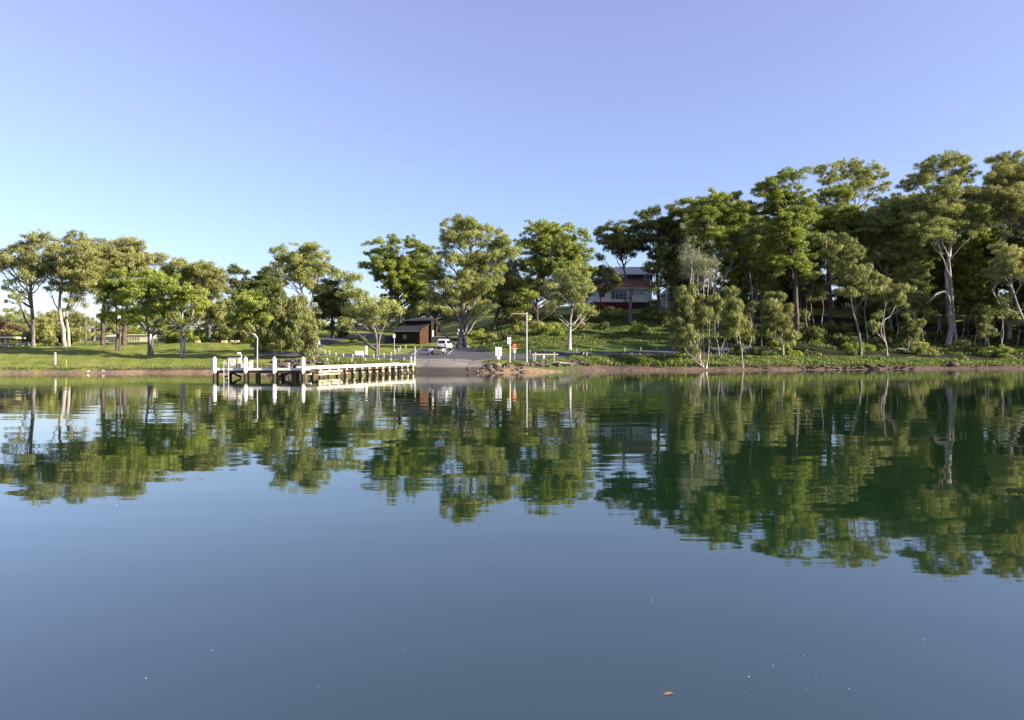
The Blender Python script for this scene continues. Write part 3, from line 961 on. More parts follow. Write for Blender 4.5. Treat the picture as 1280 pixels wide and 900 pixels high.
tree('gum_tree', 'pale-trunked giant gum with broad sunlit crown, tallest on the right', 1190, 141,
     [[(1189, 410), (1187, 385), (1184, 355), (1184, 330), (1188, 308), (1184, 280)], [(1186, 372), (1174, 366), (1166, 372), (1158, 380)], [(1186, 325), (1180, 318), (1170, 314)]], 0.82,
     [(1182, 202, 24, 8), (1162, 215, 22, 8), (1204, 215, 18, 9), (1180, 228, 30, 10), (1145, 232, 16, 8), (1175, 248, 30, 10), (1150, 258, 20, 10), (1208, 250, 22, 11), (1222, 270, 14, 10), (1180, 268, 30, 10), (1150, 282, 20, 9), (1200, 284, 24, 9), (1170, 296, 24, 8), (1218, 292, 12, 7)], 'gum', 'bark_pale', 1.0)
tree('gum_tree', 'sage-green gum with crooked grey trunk between the skyline gum and the giant', 1113, 150,
     [[(1112, 385), (1110, 350), (1106, 320), (1103, 295)]], 0.55,
     [(1105, 262, 18, 10), (1128, 255, 18, 12), (1092, 280, 18, 12), (1118, 282, 22, 13), (1100, 305, 20, 11), (1130, 305, 18, 12), (1120, 330, 20, 11), (1092, 325, 14, 10), (1140, 280, 14, 14)], 'gum', 'bark_grey', 1.1)
tree('gum_tree', 'spreading olive gum cut by the right edge of the view', 1262, 142,
     [[(1262, 400), (1264, 360), (1262, 325), (1255, 300)], [(1264, 350), (1276, 320), (1288, 290)]], 0.7,
     [(1252, 206, 20, 8), (1278, 202, 22, 8), (1240, 222, 16, 10), (1268, 226, 26, 10), (1300, 220, 26, 12), (1250, 246, 24, 11), (1282, 250, 26, 12), (1310, 255, 24, 12), (1262, 272, 24, 11), (1295, 280, 26, 12), (1238, 262, 12, 9)], 'olive', 'bark_grey', 1.0)
tree('gum_tree', 'gnarled low gum with curving bare limbs at the far right of the shore', 1284, 131,
     [[(1283, 412), (1277, 395), (1270, 375), (1262, 350)], [(1282, 398), (1262, 388), (1248, 378), (1240, 362)], [(1285, 400), (1290, 370), (1295, 345)]], 0.42,
     [(1255, 315, 16, 7), (1272, 320, 18, 8), (1290, 325, 18, 8), (1244, 330, 12, 7), (1262, 338, 18, 8), (1285, 342, 18, 8), (1302, 338, 16, 9), (1250, 350, 12, 6)], 'olive', 'bark_pale', 0.95)

tree('gum_tree', 'thin dark tree half covering the left end of the red-roofed house', 748, 158,
     [[(749, 385), (751, 370), (748, 352)]], 0.22,
     [(748, 340, 10, 4), (757, 348, 9, 4), (742, 356, 9, 4), (754, 364, 7, 3), (762, 338, 8, 4), (738, 372, 8, 4), (770, 350, 8, 3), (745, 380, 9, 4), (764, 358, 7, 3)], 'dark', 'bark_dark', 0.7)
# --- forest fill: prototypes, then copies
NG = 'trees crowded together in the hillside forest'
fl = 'gum crowded among others in the hillside forest'
protos = [
    tree('forest_gum', fl, 1000, 168, [[(1000, 370), (1001, 330), (998, 290)]], 0.55,
         [(998, 262, 22, 10), (980, 280, 18, 11), (1018, 278, 18, 11), (1000, 295, 26, 13), (985, 318, 22, 13), (1015, 322, 20, 13), (1000, 345, 24, 12), (982, 352, 14, 11), (1018, 352, 14, 11)], 'gum', 'bark_grey', 0.9, NG),
    tree('forest_gum', fl, 1150, 165, [[(1150, 375), (1147, 335), (1150, 290)]], 0.5,
         [(1150, 255, 20, 10), (1135, 275, 18, 11), (1165, 278, 18, 12), (1150, 300, 26, 13), (1138, 325, 20, 13), (1165, 328, 20, 13), (1150, 352, 24, 12), (1130, 350, 14, 11)], 'bright', 'bark_dark', 0.9, NG),
    tree('forest_gum', fl, 1225, 160, [[(1225, 385), (1228, 345), (1224, 300)]], 0.5,
         [(1225, 265, 20, 11), (1210, 288, 18, 12), (1240, 290, 18, 12), (1225, 312, 26, 13), (1208, 335, 18, 12), (1242, 340, 18, 12), (1225, 360, 22, 11)], 'dark', 'bark_grey', 0.95, NG),
]


def put(src, px, Y, s=1.0, rz=0.0, label=None, group=None):
    c_ = copy_tree(src)
    c_.location = GP(px, Y)
    c_.scale = (s, s, s * rnd.uniform(0.92, 1.06))
    c_.rotation_euler = (0, 0, rz)
    if label:
        c_['label'] = label
    if group:
        c_['group'] = group
    return c_


for px, Y, s in [(868, 172, 0.82), (850, 190, 0.8), (915, 160, 0.85), (945, 158, 0.9), (962, 186, 0.95), (1072, 185, 0.6), (1085, 172, 0.7), (1000, 186, 0.62), (968, 170, 0.6), (1055, 196, 0.8), (1085, 160, 0.85), (1095, 178, 1.0),
                 (1135, 150, 0.75), (1180, 172, 1.0), (1205, 185, 1.0), (1210, 152, 0.8), (1245, 170, 1.05), (1262, 158, 0.85), (1290, 165, 1.0), (1300, 148, 0.9),
                 (1340, 138, 0.95), (1370, 155, 1.0), (1410, 140, 1.0), (1460, 135, 0.9), (1480, 160, 1.1), (1540, 142, 1.0), (1600, 150, 1.1), (1350, 180, 1.1), (930, 190, 0.9), (1155, 190, 1.0), (890, 182, 0.85)]:
    put(protos[rnd.randrange(3)], px, Y, s, rnd.uniform(0, 6.28))
print('leaves', NLEAF[0])

YS = [o_ for o_ in COL.objects if o_.name.startswith('sheoak_tree') and ('young' in o_['label'])]
for k_, (px, Y) in enumerate(((905, 119), (1135, 132), (1238, 130), (858, 116), (1300, 130))):
    put(YS[k_ % len(YS)], px, Y, rnd.uniform(0.55, 0.9), rnd.uniform(0, 6.28), 'slender she-oak among those dotted along the front of the forest', 'slender she-oaks along the forest front')
tree('gum_tree', 'dark tree filling the gap between the red-roofed house and the forest', 845, 166, [[(845, 375), (846, 355), (844, 340)]], 0.3,
     [(842, 325, 12, 9), (855, 338, 12, 10), (838, 345, 10, 8), (850, 358, 12, 9), (862, 362, 12, 10), (860, 320, 12, 9), (870, 378, 12, 8)], 'dark', 'bark_dark', 1.0)
# --- background tree line on the left and behind the slope
GB = 'distant background trees along the skyline'
bl = 'hazy distant tree in the background line'
bp_ = [
    tree('distant_tree', bl, 40, 190, [[(40, 415), (40, 405)]], 0.4, [(40, 402, 12, 6), (28, 412, 10, 7), (52, 410, 11, 7), (40, 420, 16, 6)], 'gum', 'bark_grey', 0.75, GB),
    tree('distant_tree', bl, 100, 185, [[(100, 415), (100, 400)]], 0.4, [(100, 398, 10, 7), (90, 408, 10, 7), (110, 408, 10, 7), (100, 420, 16, 6)], 'olive', 'bark_grey', 0.75, GB),
    tree('distant_tree', bl, 640, 215, [[(640, 375), (640, 365)]], 0.4, [(640, 366, 12, 6), (628, 374, 11, 6), (652, 374, 11, 6), (640, 384, 18, 6)], 'bright', 'bark_dark', 0.8, GB),
]
for px, Y, s in [(-60, 200, 1.3), (-20, 195, 1.1), (2, 215, 1.2), (18, 230, 1.5), (62, 175, 1.1), (78, 190, 1.2), (118, 200, 1.2), (142, 210, 1.1), (170, 220, 1.2), (200, 200, 1.0), (222, 190, 0.9), (250, 185, 1.2),
                 (275, 175, 1.3), (292, 172, 1.2), (310, 170, 1.3), (326, 180, 1.2), (352, 190, 1.2), (366, 178, 1.1), (396, 200, 1.2), (430, 205, 1.1), (455, 210, 1.0), (560, 195, 1.2), (590, 190, 1.3), (612, 185, 1.3), (545, 205, 1.3), (630, 195, 1.4), (660, 195, 1.2), (648, 200, 1.3), (720, 195, 1.1), (735, 190, 1.2), (575, 185, 1.1), (535, 200, 1.2), (510, 195, 1.2),
                 (470, 215, 1.0), (490, 220, 1.0), (520, 215, 1.1), (-120, 200, 1.3), (690, 215, 0.8)]:
    put(bp_[rnd.randrange(3)], px, Y, s, rnd.uniform(0, 6.28))

# --- shrubs
GS = 'leafy shrubs growing under the trees on the slope'
slb = 'low leafy shrub in the shaded undergrowth of the slope'
sp_ = []
for k, (kd, px, Y) in enumerate((('dark', 1000, 135), ('bright', 1060, 132), ('olive', 1150, 130), ('bright', 1240, 128))):
    g = GP(px, Y)
    py = H0 - (g.z - CAMZ) / Y * F
    sp_.append(tree('shrub', slb, px, Y, [[(px, py - 5), (px + 2, py - 9)]], 0.07, [(px, py - 8, 8, 5), (px - 7, py - 4, 6, 4), (px + 7, py - 5, 7, 4)], kd, 'bark_grey', 1.2, GS, cat='shrub', branches=False))
for k in range(85):
    px = rnd.uniform(850, 1330)
    Y = rnd.uniform(float(shore(px)) + 11, 162)
    put(sp_[rnd.choice((0, 0, 1, 2, 3)) if Y < float(shore(px)) + 20 else 0], px, Y, rnd.uniform(0.4, 0.9) if Y < float(shore(px)) + 18 else rnd.uniform(.8, 1.5), rnd.uniform(0, 6.28))  # dark leaf kind deeper in: forest shade put into the leaf colour
for px, py in ((655, 408), (668, 418), (640, 425), (648, 415), (632, 405), (690, 402), (735, 398), (745, 404), (760, 400), (775, 398), (662, 398), (700, 415), (725, 412), (680, 400), (612, 428), (600, 425), (822, 402), (835, 398), (765, 395), (810, 398), (845, 410), (858, 402), (795, 418), (715, 398), (678, 412), (692, 420), (750, 412)):
    g = GY(px, py)
    put(sp_[rnd.choice((0, 0, 1, 2))], px, g.y, rnd.uniform(0.6, 1.2), rnd.uniform(0, 6.28))
for k in range(34):
    px = 868 + k * 14 + rnd.uniform(-4, 4)
    if 1000 < px < 1056:
        continue
    put(sp_[rnd.choice((0, 0, 3))], px, rnd.uniform(182, 200), rnd.uniform(1.9, 3.0), rnd.uniform(0, 6.28))
for k in range(46):
    px = rnd.choice((rnd.uniform(738, 870), rnd.uniform(860, 1310), rnd.uniform(860, 1310)))
    Y = float(shore(px)) + rnd.uniform(3.0, 9.0)
    c_ = put(sp_[rnd.choice((1, 2, 2, 3))], px, Y, rnd.uniform(0.16, 0.42), rnd.uniform(0, 6.28), 'small weedy bush in the grass strip just above the right beach', 'weedy bushes above the right beach')
for k in range(14):
    px = rnd.uniform(352, 412)
    put(sp_[rnd.choice((1, 2))], px, float(shore(px)) + rnd.uniform(3.0, 5.5), rnd.uniform(0.15, 0.3), rnd.uniform(0, 6.28), 'small weedy bush growing among the boulders behind the jetty', 'weedy bushes behind the jetty')
# hedge-like shrubs along the back of the left lawn
for px, py, s in ((20, 431, 1.5), (26, 431, 1.2), (54, 431, 1.4), (65, 431, 1.4), (205, 428, 0.9), (214, 428, 1.0), (222, 427, 1.1), (232, 427, 1.0), (241, 426, 1.2), (256, 425, 1.3), (266, 424, 1.4), (300, 424, 1.6), (308, 424, 1.6), (316, 426, 1.4), (330, 430, 1.3), (338, 438, 1.0), (328, 440, 1.0), (425, 418, 1.2), (445, 428, 0.8), (432, 422, 0.9)):
    put(sp_[rnd.choice((0, 0, 1, 2))], px, rnd.uniform(127, 140) if px < 320 else GY(px, py).y, s, rnd.uniform(0, 6.28),
        'dark shrub bordering the back of the lawn and road island', 'shrubs bordering the lawn')
tree('copper_shrub', 'copper-leaved small tree behind the picnic shelter', 6, 150, [[(6, 420), (7, 412)]], 0.2,
     [(4, 408, 12, 6), (14, 413, 10, 6), (-6, 414, 10, 6)], 'red', 'bark_dark', 1.1)
# thin saplings in the forest
GT = 'thin pale sapling stems inside the forest'
sap = tree('sapling', 'thin pale sapling stem inside the dark forest', 1142, 138, [[(1141, 415), (1143, 400), (1141, 380)]], 0.11, [(1141, 378, 8, 6), (1146, 386, 6, 4)], 'dark', 'bark_pale', 0.8, GT)
for px, Y in ((1135, 134), (1150, 140), (1168, 144), (1216, 140), (1232, 138), (1248, 134), (1225, 146), (1201, 146), (1256, 130), (1158, 136), (1010, 146), (1018, 150), (1026, 146), (961, 130), (966, 134), (905, 122), (912, 120), (890, 124), (952, 128), (1085, 140), (1120, 142), (922, 128), (935, 124), (862, 118), (1270, 140), (1178, 150)):
    put(sap, px, Y, rnd.uniform(0.75, 1.2), rnd.uniform(0, 6.28))
tree('gum_tree', 'pair of short grey trunks leaning apart behind the young she-oak by the sand', 900, 112,
     [[(897, 430), (893, 415), (895, 395)], [(902, 435), (908, 420), (912, 405)]], 0.2, [(895, 392, 9, 7), (912, 400, 8, 6), (905, 385, 10, 6)], 'sheoak', 'bark_grey', 0.9)


# ------------------------------------------------------------------ grass blades (stuff)
def blades(name, n_, pxr, dr, h_, mask=None, seed=1, wid=0.05, tbias=0.5, yr=None):
    r_ = np.random.RandomState(seed)
    px = r_.uniform(*pxr, n_)
    if yr:
        Y = r_.uniform(yr[0], yr[1], n_)
    else:
        Y = shore(px) + r_.uniform(dr[0], dr[1], n_)
    x = (px - 640) / F * Y
    cl = np.sin(x * 0.8 + 1.3 * np.sin(Y * 0.5)) * np.sin(Y * 0.9 + x * 0.3)
    keep = cl + r_.normal(size=n_) * 0.5 > -0.25
    if mask is not None:
        keep &= mask(px, Y)
    px, Y, x, cl = px[keep], Y[keep], x[keep], cl[keep]
    n_ = len(px)
    z_ = zg(x, Y)
    hh = h_ * (0.4 + 0.6 * r_.rand(n_) + 0.4 * np.clip(cl, 0, 1))
    th = r_.uniform(0, 2 * PI, n_)
    a_ = np.stack([np.cos(th), np.sin(th), 0 * th], 1) * (wid * (0.6 + r_.rand(n_)))[:, None]
    le = np.stack([r_.normal(size=n_) * 0.35, r_.normal(size=n_) * 0.35, 0 * th], 1) * hh[:, None]
    p = np.stack([x, Y, z_], 1)
    up = np.stack([0 * hh, 0 * hh, hh], 1)
    v = np.stack([p - a_, p + a_, p + a_ * 0.5 + le + up, p - a_ * 0.5 + le + up], 1).reshape(-1, 3)
    f = np.arange(4 * n_).reshape(n_, 4)
    tn = np.clip(tbias + 0.25 * cl + r_.normal(size=n_) * 0.2, 0, 1)
    me_ = mesh_np(name, v, f, tn, 'blade')
    o_ = bpy.data.objects.new(name, me_)
    COL.objects.link(o_)
    tag(o_, kind='stuff')
    return o_


offroad = lambda px, Y: ~((Y > np.interp(px, [600, 655, 700, 745, 800, 870, 940], [95, 98, 105, 110, 113.5, 117, 122])) & (Y < np.interp(px, [600, 655, 700, 745, 800, 870, 940], [110, 114, 117, 119, 122, 125, 130])))
blades('shore_grass', 34000, (735, 1330), (2.5, 12), 0.42, offroad, 3, 0.07, 0.55)
blades('shore_grass', 6000, (700, 870), (2.8, 10), 0.6, lambda px, Y: offroad(px, Y) & (px > 728 - (Y - 100) * 3), 9, 0.08, 0.7)
blades('slope_grass', 60000, (590, 880), (26, 66), 0.28, lambda px, Y: offroad(px, Y) & (Y < 160) & (Y > 119), 4, 0.07, 0.4)
blades('forest_grass', 22000, (860, 1330), (14, 36), 0.5, offroad, 5, 0.09, 0.35)
blades('bank_grass', 7000, (392, 516), (2.3, 6.0), 0.28, None, 6, 0.06, 0.85)
blades('bank_grass', 2600, (606, 626), (4.5, 8.0), 0.35, None, 7, 0.06, 0.9)
blades('bank_grass', 2200, (642, 655), (3.0, 6.0), 0.35, None, 8, 0.06, 0.7)
blades('bank_grass', 1600, (680, 735), (3.6, 6.5), 0.4, None, 10, 0.06, 0.6)
blades('lawn_grass', 30000, (-40, 330), (2.0, 40), 0.05, None, 12, 0.05, 0.9)


blades('lawn_edge_grass', 9000, (-40, 330), (1.5, 3.4), 0.16, None, 13, 0.07, 0.75)

# ------------------------------------------------------------------ rocks
def rock_mesh(seed):
    r_ = random.Random(seed)
    m = MB()
    m.ball((0, 0, 0), 0.5, 0.42, 0.36, 8, 5)
    vs = []
    dirs = [Vector((r_.uniform(-1, 1), r_.uniform(-1, 1), r_.uniform(-1, 1))).normalized() for _ in range(7)]
    cut = [r_.uniform(0.24, 0.38) for _ in range(7)]
    for v in m.v:
        v = Vector(v)
        for d, c_ in zip(dirs, cut):
            k_ = v.dot(d)
            if k_ > c_:
                v -= d * (k_ - c_)
        vs.append(v)
    m.v = vs
    me_ = bpy.data.meshes.new('rock')
    me_.from_pydata([tuple(v) for v in m.v], [], m.f)
    me_.update()
    me_.materials.append(M['rock'])
    return me_


RM = [rock_mesh(k) for k in range(6)]


def rocks(n_, pxr, dr, sr, label, group, flat=0.8, seed=1, cond=None):
    r_ = random.Random(seed)
    made = 0
    while made < n_:
        px = r_.uniform(*pxr)
        Y = float(shore(px)) + r_.uniform(*dr)
        g = GP(px, Y)
        s_ = r_.uniform(*sr) * (1 if r_.random() < 0.75 else 1.5)
        o_ = bpy.data.objects.new('rock', RM[r_.randrange(6)])
        COL.objects.link(o_)
        o_.location = g + Vector((0, 0, s_ * 0.12))
        o_.scale = (s_ * r_.uniform(0.9, 1.5), s_, s_ * flat)
        o_.rotation_euler = (r_.uniform(-.3, .3), r_.uniform(-.3, .3), r_.uniform(0, 6.28))
        tag(o_, label, 'rock', group)
        made += 1


rocks(68, (340, 412), (0.3, 4.0), (0.5, 0.95), 'jumbled boulder on the rocky bank behind the jetty', 'boulders behind the jetty', 0.85, 1)
rocks(12, (412, 520), (0.0, 2.0), (0.35, 0.6), 'small rock under the landward half of the jetty walkway', 'rocks under the walkway', 0.8, 2)
rocks(88, (608, 735), (2.6, 4.6), (0.55, 0.95), 'dark boulder in the low row along the road edge', 'boulders edging the road', 0.75, 3)
rocks(36, (583, 655), (-0.2, 2.6), (0.28, 0.6), 'small rock scattered on the low sandbar by the ramp', 'rocks on the sandbar', 0.7, 4)
rocks(44, (1000, 1140), (0.0, 2.6), (0.5, 1.1), 'flat tan ledge rock at the waterline of the right shore', 'ledge rocks along the right shore', 0.35, 5)
rocks(20, (860, 1000), (1.0, 3.2), (0.3, 0.7), 'low tan stone along the sandy edge of the right beach', 'stones on the right beach', 0.4, 6)
rocks(9, (1140, 1290), (0.5, 5), (0.3, 0.7), 'isolated stone on the brown beach at far right', 'stones on the far right beach', 0.5, 8)
rocks(22, (0, 262), (0.9, 2.6), (0.10, 0.34), 'small dark stone on the muddy edge below the left lawn', 'stones below the left lawn', 0.5, 7)
g = GP(697, 97)
m = MB()
m.tube([g + Vector((-1.4, 0, .25)), g + Vector((0, .1, .38)), g + Vector((1.5, -.1, .3))], [.12, .17, .1], 7)
tag(m.build('driftwood_log', 'post_timber'), 'pale grey flat log lying at the foot of the roadside boulders', 'log')
for px, py, ln, lb in ((1123, 438, 3.2, 'bleached fallen log on the grass beside the crooked small tree'), (1200, 437.5, 2.6, 'grey fallen log in the grass in front of the pale-trunked giant'), (1192, 458.5, 1.6, 'dark hollow stump washed up on the brown beach')):
    g = GY(px, py)
    m = MB()
    rr_ = 0.17 if py < 450 else 0.28
    m.tube([g + Vector((-ln / 2, 0.2, rr_)), g + Vector((0, 0, rr_ * 1.5)), g + Vector((ln / 2, -.2, rr_))], [rr_, rr_ * 1.1, rr_ * .6], 8)
    m.tube([g + Vector((ln * .2, 0, rr_ * 1.4)), g + Vector((ln * .34, .1, rr_ * 1.4 + .5))], [rr_ * .5, rr_ * .2], 5)
    tag(m.build('fallen_log', 'bark_grey' if py < 450 else 'bark_dark', smooth=True), lb, 'log')

# ------------------------------------------------------------------ jetty
DZ = 0.90
J = empty('jetty', (-22, 66, 0), 'long white-edged timber jetty with an L-shaped head on dark piles', 'jetty')


def jb(m, name, mat, par=J, smooth=False):
    me_ = bpy.data.meshes.new(name)
    off = Vector((-22, 66, 0))
    me_.from_pydata([tuple(Vector(v) - off) for v in m.v], [], m.f)
    me_.update()
    me_.materials.append(M[mat])
    if smooth:
        me_.polygons.foreach_set('use_smooth', np.ones(len(me_.polygons), dtype=bool))
    o_ = bpy.data.objects.new(name, me_)
    COL.objects.link(o_)
    o_.parent = par
    return o_


XA, XB, YF, YBk = -26.35, -17.75, 65.4, 68.2
m = MB()
nb_ = 58
for i in range(nb_):
    x0 = XA + (XB - XA) * i / nb_
    m.box(x0, x0 + (XB - XA) / nb_ - 0.012, YF, YBk, DZ - 0.045, DZ)
jb(m, 'head_deck', 'deck_timber')
m = MB().box(XA - .03, XB + .03, YF - 0.065, YF - 0.004, DZ - 0.17, DZ + 0.05)
jb(m, 'front_fascia', 'box_grey')
m = MB().box(XA, XB, YF + 0.03, YF + 0.25, DZ - 0.42, DZ - 0.048).box(XA, XB, YBk - .25, YBk - .03, DZ - 0.40, DZ - 0.048)
for i in range(6):
    x0 = XA + 0.2 + i * (XB - XA - 0.5) / 5
    m.box(x0, x0 + 0.18, YF + 0.26, YBk - .26, DZ - .40, DZ - .05)
jb(m, 'bearer', 'dark_timber')
WA, WB = Vector((-18.75, 68.3)), Vector((-12.65, 89.6))
wd_ = (WB - WA).normalized()
wn = Vector((wd_.y, -wd_.x))
WL_ = (WB - WA).length
m = MB()
nb_ = 150
for i in range(nb_):
    t0 = WL_ * i / nb_
    t1 = t0 + WL_ / nb_ - 0.012
    z0, z1 = DZ + 0.15 * t0 / WL_, DZ + 0.15 * t1 / WL_
    vs = []
    for zo in (-0.045, 0):
        for tt, sgn, zz in ((t0, 1, z0), (t1, 1, z1), (t1, -1, z1), (t0, -1, z0)):
            q = WA + wd_ * tt + wn * (1.05 * sgn)
            vs.append((q.x, q.y, zz + zo))
    m.add(vs, [[3, 2, 1, 0], [4, 5, 6, 7], [0, 1, 5, 4], [1, 2, 6, 5], [2, 3, 7, 6], [3, 0, 4, 7]])
jb(m, 'walkway_deck', 'deck_timber')


def wp(t_, s_, z_):
    q = WA + wd_ * t_ + wn * s_
    return Vector((q.x, q.y, z_ + 0.15 * t_ / WL_))


m = MB()
for sgn in (1, -1):
    m.beam(wp(-0.2, 1.09 * sgn, DZ - 0.03), wp(WL_, 1.09 * sgn, DZ - 0.03), 0.07, 0.13)
    m.beam(wp(-0.2, 1.04 * sgn, DZ + 0.10), wp(WL_, 1.04 * sgn, DZ + 0.10), 0.10, 0.07)
    for i in range(16):
        m.beam(wp(i * WL_ / 15.2 + .1, 1.06 * sgn, DZ), wp(i * WL_ / 15.2 + .1, 1.06 * sgn, DZ + 0.063), 0.1, 0.1)
jb(m, 'kerb_rail', 'weathered_white')
m = MB()
dm = MB()
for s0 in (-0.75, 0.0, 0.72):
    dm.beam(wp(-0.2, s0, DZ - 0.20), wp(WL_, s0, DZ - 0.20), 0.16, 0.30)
jb(dm, 'bearer', 'dark_timber')  # dark bearers added to put shade below the deck
m.beam(wp(0, 1.1, DZ - 0.36), wp(4.4, 1.1, DZ - 0.36), 0.07, 0.16)
m.beam(wp(0, 1.1, DZ - 0.60), wp(4.0, 1.1, DZ - 0.60), 0.07, 0.12)
jb(m, 'stringer', 'cream_timber')
NBENT = 14
for i in range(NBENT):
    t_ = 0.6 + i * (WL_ - 1.0) / (NBENT - 1)
    hm = MB()
    hm.beam(wp(t_, -1.15, DZ - 0.42), wp(t_, 1.15, DZ - 0.42), 0.2, 0.22)
    jb(hm, 'crosshead', 'dark_timber')  # dark timber carries the under-deck shade in its colour
    for sgn in (1, -1):
        q = wp(t_, 0.95 * sgn, 0)
        lx, ly = rnd.uniform(-.04, .04), rnd.uniform(-.05, .05)
        rp_ = rnd.uniform(.125, .155)
        pm = MB().tube([(q.x + lx, q.y + ly, 0.28), (q.x, q.y, DZ - 0.1 + 0.15 * t_ / WL_)], [rp_, rp_ * .97], 10)
        pl_ = jb(pm, 'pile', 'cream_timber' if sgn > 0 else 'dark_timber', smooth=False)  # far row dark: shade beneath the walkway put into the pile colour
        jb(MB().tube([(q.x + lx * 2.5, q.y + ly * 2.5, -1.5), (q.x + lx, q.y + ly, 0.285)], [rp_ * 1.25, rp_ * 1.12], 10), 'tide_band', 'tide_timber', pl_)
# head piles: white sleeved mooring piles and dark bearing piles
for px in (268.4, 307, 343, 379):
    x = (px - 640) / F * (YF - 0.2)
    y = YF - 0.24
    m = MB().tube([(x, y, -1.6), (x, y, 0.60)], 0.15, 12)
    pl = jb(m, 'mooring_pile', 'dark_timber')
    m = MB().tube([(x, y, 0.58), (x, y, 1.72), (x, y, 1.80), (x, y, 1.90), (x, y, 1.94)], [0.175, 0.17, 0.155, 0.08, 0.03], 14)
    jb(m, 'white_sleeve', 'white_paint', pl)
    m = MB().tube([(x + .02, y - .17, .44), (x + .02, y - .17, .62)], 0.09, 8)
    jb(m, 'fender', 'yellow_paint' if px < 330 else 'cream_timber', pl)
for px, yy in ((271, 66.0), (287.5, 67.8), (309, 66.0), (322, 66.2), (323.5, 67.9), (346, 66), (354, 67.6), (367, 66.3), (372, 67.9), (382, 66.2)):
    x = (px - 640) / F * yy
    jb(MB().tube([(x, yy, -1.5), (x, yy, DZ - 0.06)], 0.17, 10), 'pile', 'tide_timber' if yy < 67 else 'dark_timber')
m = MB()
for (a_, b_) in (((-26.1, 67.6, .1), (-24.6, 67.6, .75)), ((-24.6, 67.6, .1), (-26.1, 67.6, .75)), ((-21.2, 67.7, .1), (-19.4, 67.7, .75))):
    m.beam(a_, b_, 0.12, 0.16)
jb(m, 'cross_brace', 'dark_timber')
m = MB().box(-18.6, -17.7, 65.5, 65.75, 0.35, 0.48)
jb(m, 'waler', 'cream_timber')
# ladder with hooped rails
Ld = MB()
for dx in (0, 0.42):
    x = (280 - 640) / F * 65.3 + dx
    Ld.tube([(x, 65.25, -0.5), (x, 65.25, 1.35), (x, 65.35, 1.55), (x, 65.6, 1.6), (x, 65.75, 1.45), (x, 65.75, DZ)], 0.028, 6)
for k in range(5):
    Ld.tube([((280 - 640) / F * 65.3, 65.25, -0.2 + k * 0.26), ((280 - 640) / F * 65.3 + .42, 65.25, -0.2 + k * 0.26)], 0.022, 6)
jb(Ld, 'ladder', 'galv')


def jx(px, Y=66.5):
    return (px - 640) / F * Y


def thing_box(name, label, cat, px0, px1, Y, pyt, mat, dz=DZ, dep=0.7, legs=False):
    x0, x1 = jx(px0, Y), jx(px1, Y)
    zt = CAMZ + (H0 - pyt) / F * Y
    r_ = empty(name, ((x0 + x1) / 2, Y, dz), label, cat)
    hw = (x1 - x0) / 2
    MB().box(-hw, hw, -dep / 2, dep / 2, 0.0, zt - dz - 0.04).build('cabinet_body', mat, r_)
    MB().box(-hw - .03, hw + .03, -dep / 2 - .03, dep / 2 + .03, zt - dz - 0.037, zt - dz).build('lid', mat, r_)
    MB().box(-hw * .5, hw * .5, -dep / 2 - .025, -dep / 2 - .002, 0.12, zt - dz - 0.2).build('door', 'cream_timber' if name == 'service_cabinet' else mat, r_)
    return r_


thing_box('service_cabinet', 'tall pale grey service cabinet on the jetty head', 'cabinet', 287, 297, 66.8, 447.2, 'box_grey')
thing_box('meter_box', 'cream side box standing against the tall grey cabinet', 'box', 297.6, 299.8, 66.7, 447.0, 'cream_timber', dep=0.5)
thing_box('storage_box', 'small grey box just left of the second white mooring pile', 'box', 302, 306.5, 66.4, 453.0, 'box_grey', dep=0.6)
thing_box('storage_box', 'cream upright box just right of the second white mooring pile', 'box', 311, 315, 66.6, 450.8, 'weathered_white', dep=0.5)
r_ = empty('water_tap_post', (jx(301.8, 66.9), 66.9, DZ), 'short bent-topped service post beside the tall grey cabinet', 'post')
MB().tube([(0, 0, 0), (0, 0, 1.15), (-0.05, -.03, 1.28), (-0.25, -.05, 1.3)], [.05, .05, .06, .07], 8).build('post', 'galv', r_)
MB().box(-0.34, -0.08, -.14, .04, 1.27, 1.42).build('lamp_head', 'white_paint', r_)
r_ = empty('lamp_post', (jx(321.5, 66.0), 66.0, DZ), 'timber lamp post with a short slanted arm rising from the jetty head', 'lamp post')
MB().tube([(0, 0, 0), (0.02, 0, 2.72)], [.055, .05], 10).build('pole', 'post_timber', r_)
MB().tube([(0.02, 0, 2.70), (-0.18, 0, 3.0), (-0.30, -.02, 3.08)], [.05, .045, .04], 8).build('arm', 'weathered_white', r_)
MB().box(-0.46, -0.26, -.1, .08, 3.03, 3.12).build('lamp_head', 'galv', r_)
r_ = empty('thin_post', (jx(361, 66.3), 66.3, DZ), 'thin pale stub post between the last two white mooring piles', 'post')
MB().box(-.06, .06, -.06, .06, 0, .5).build('post', 'post_timber', r_)
MB().box(-.08, .08, -.08, .08, .5, .54).build('cap', 'galv', r_)

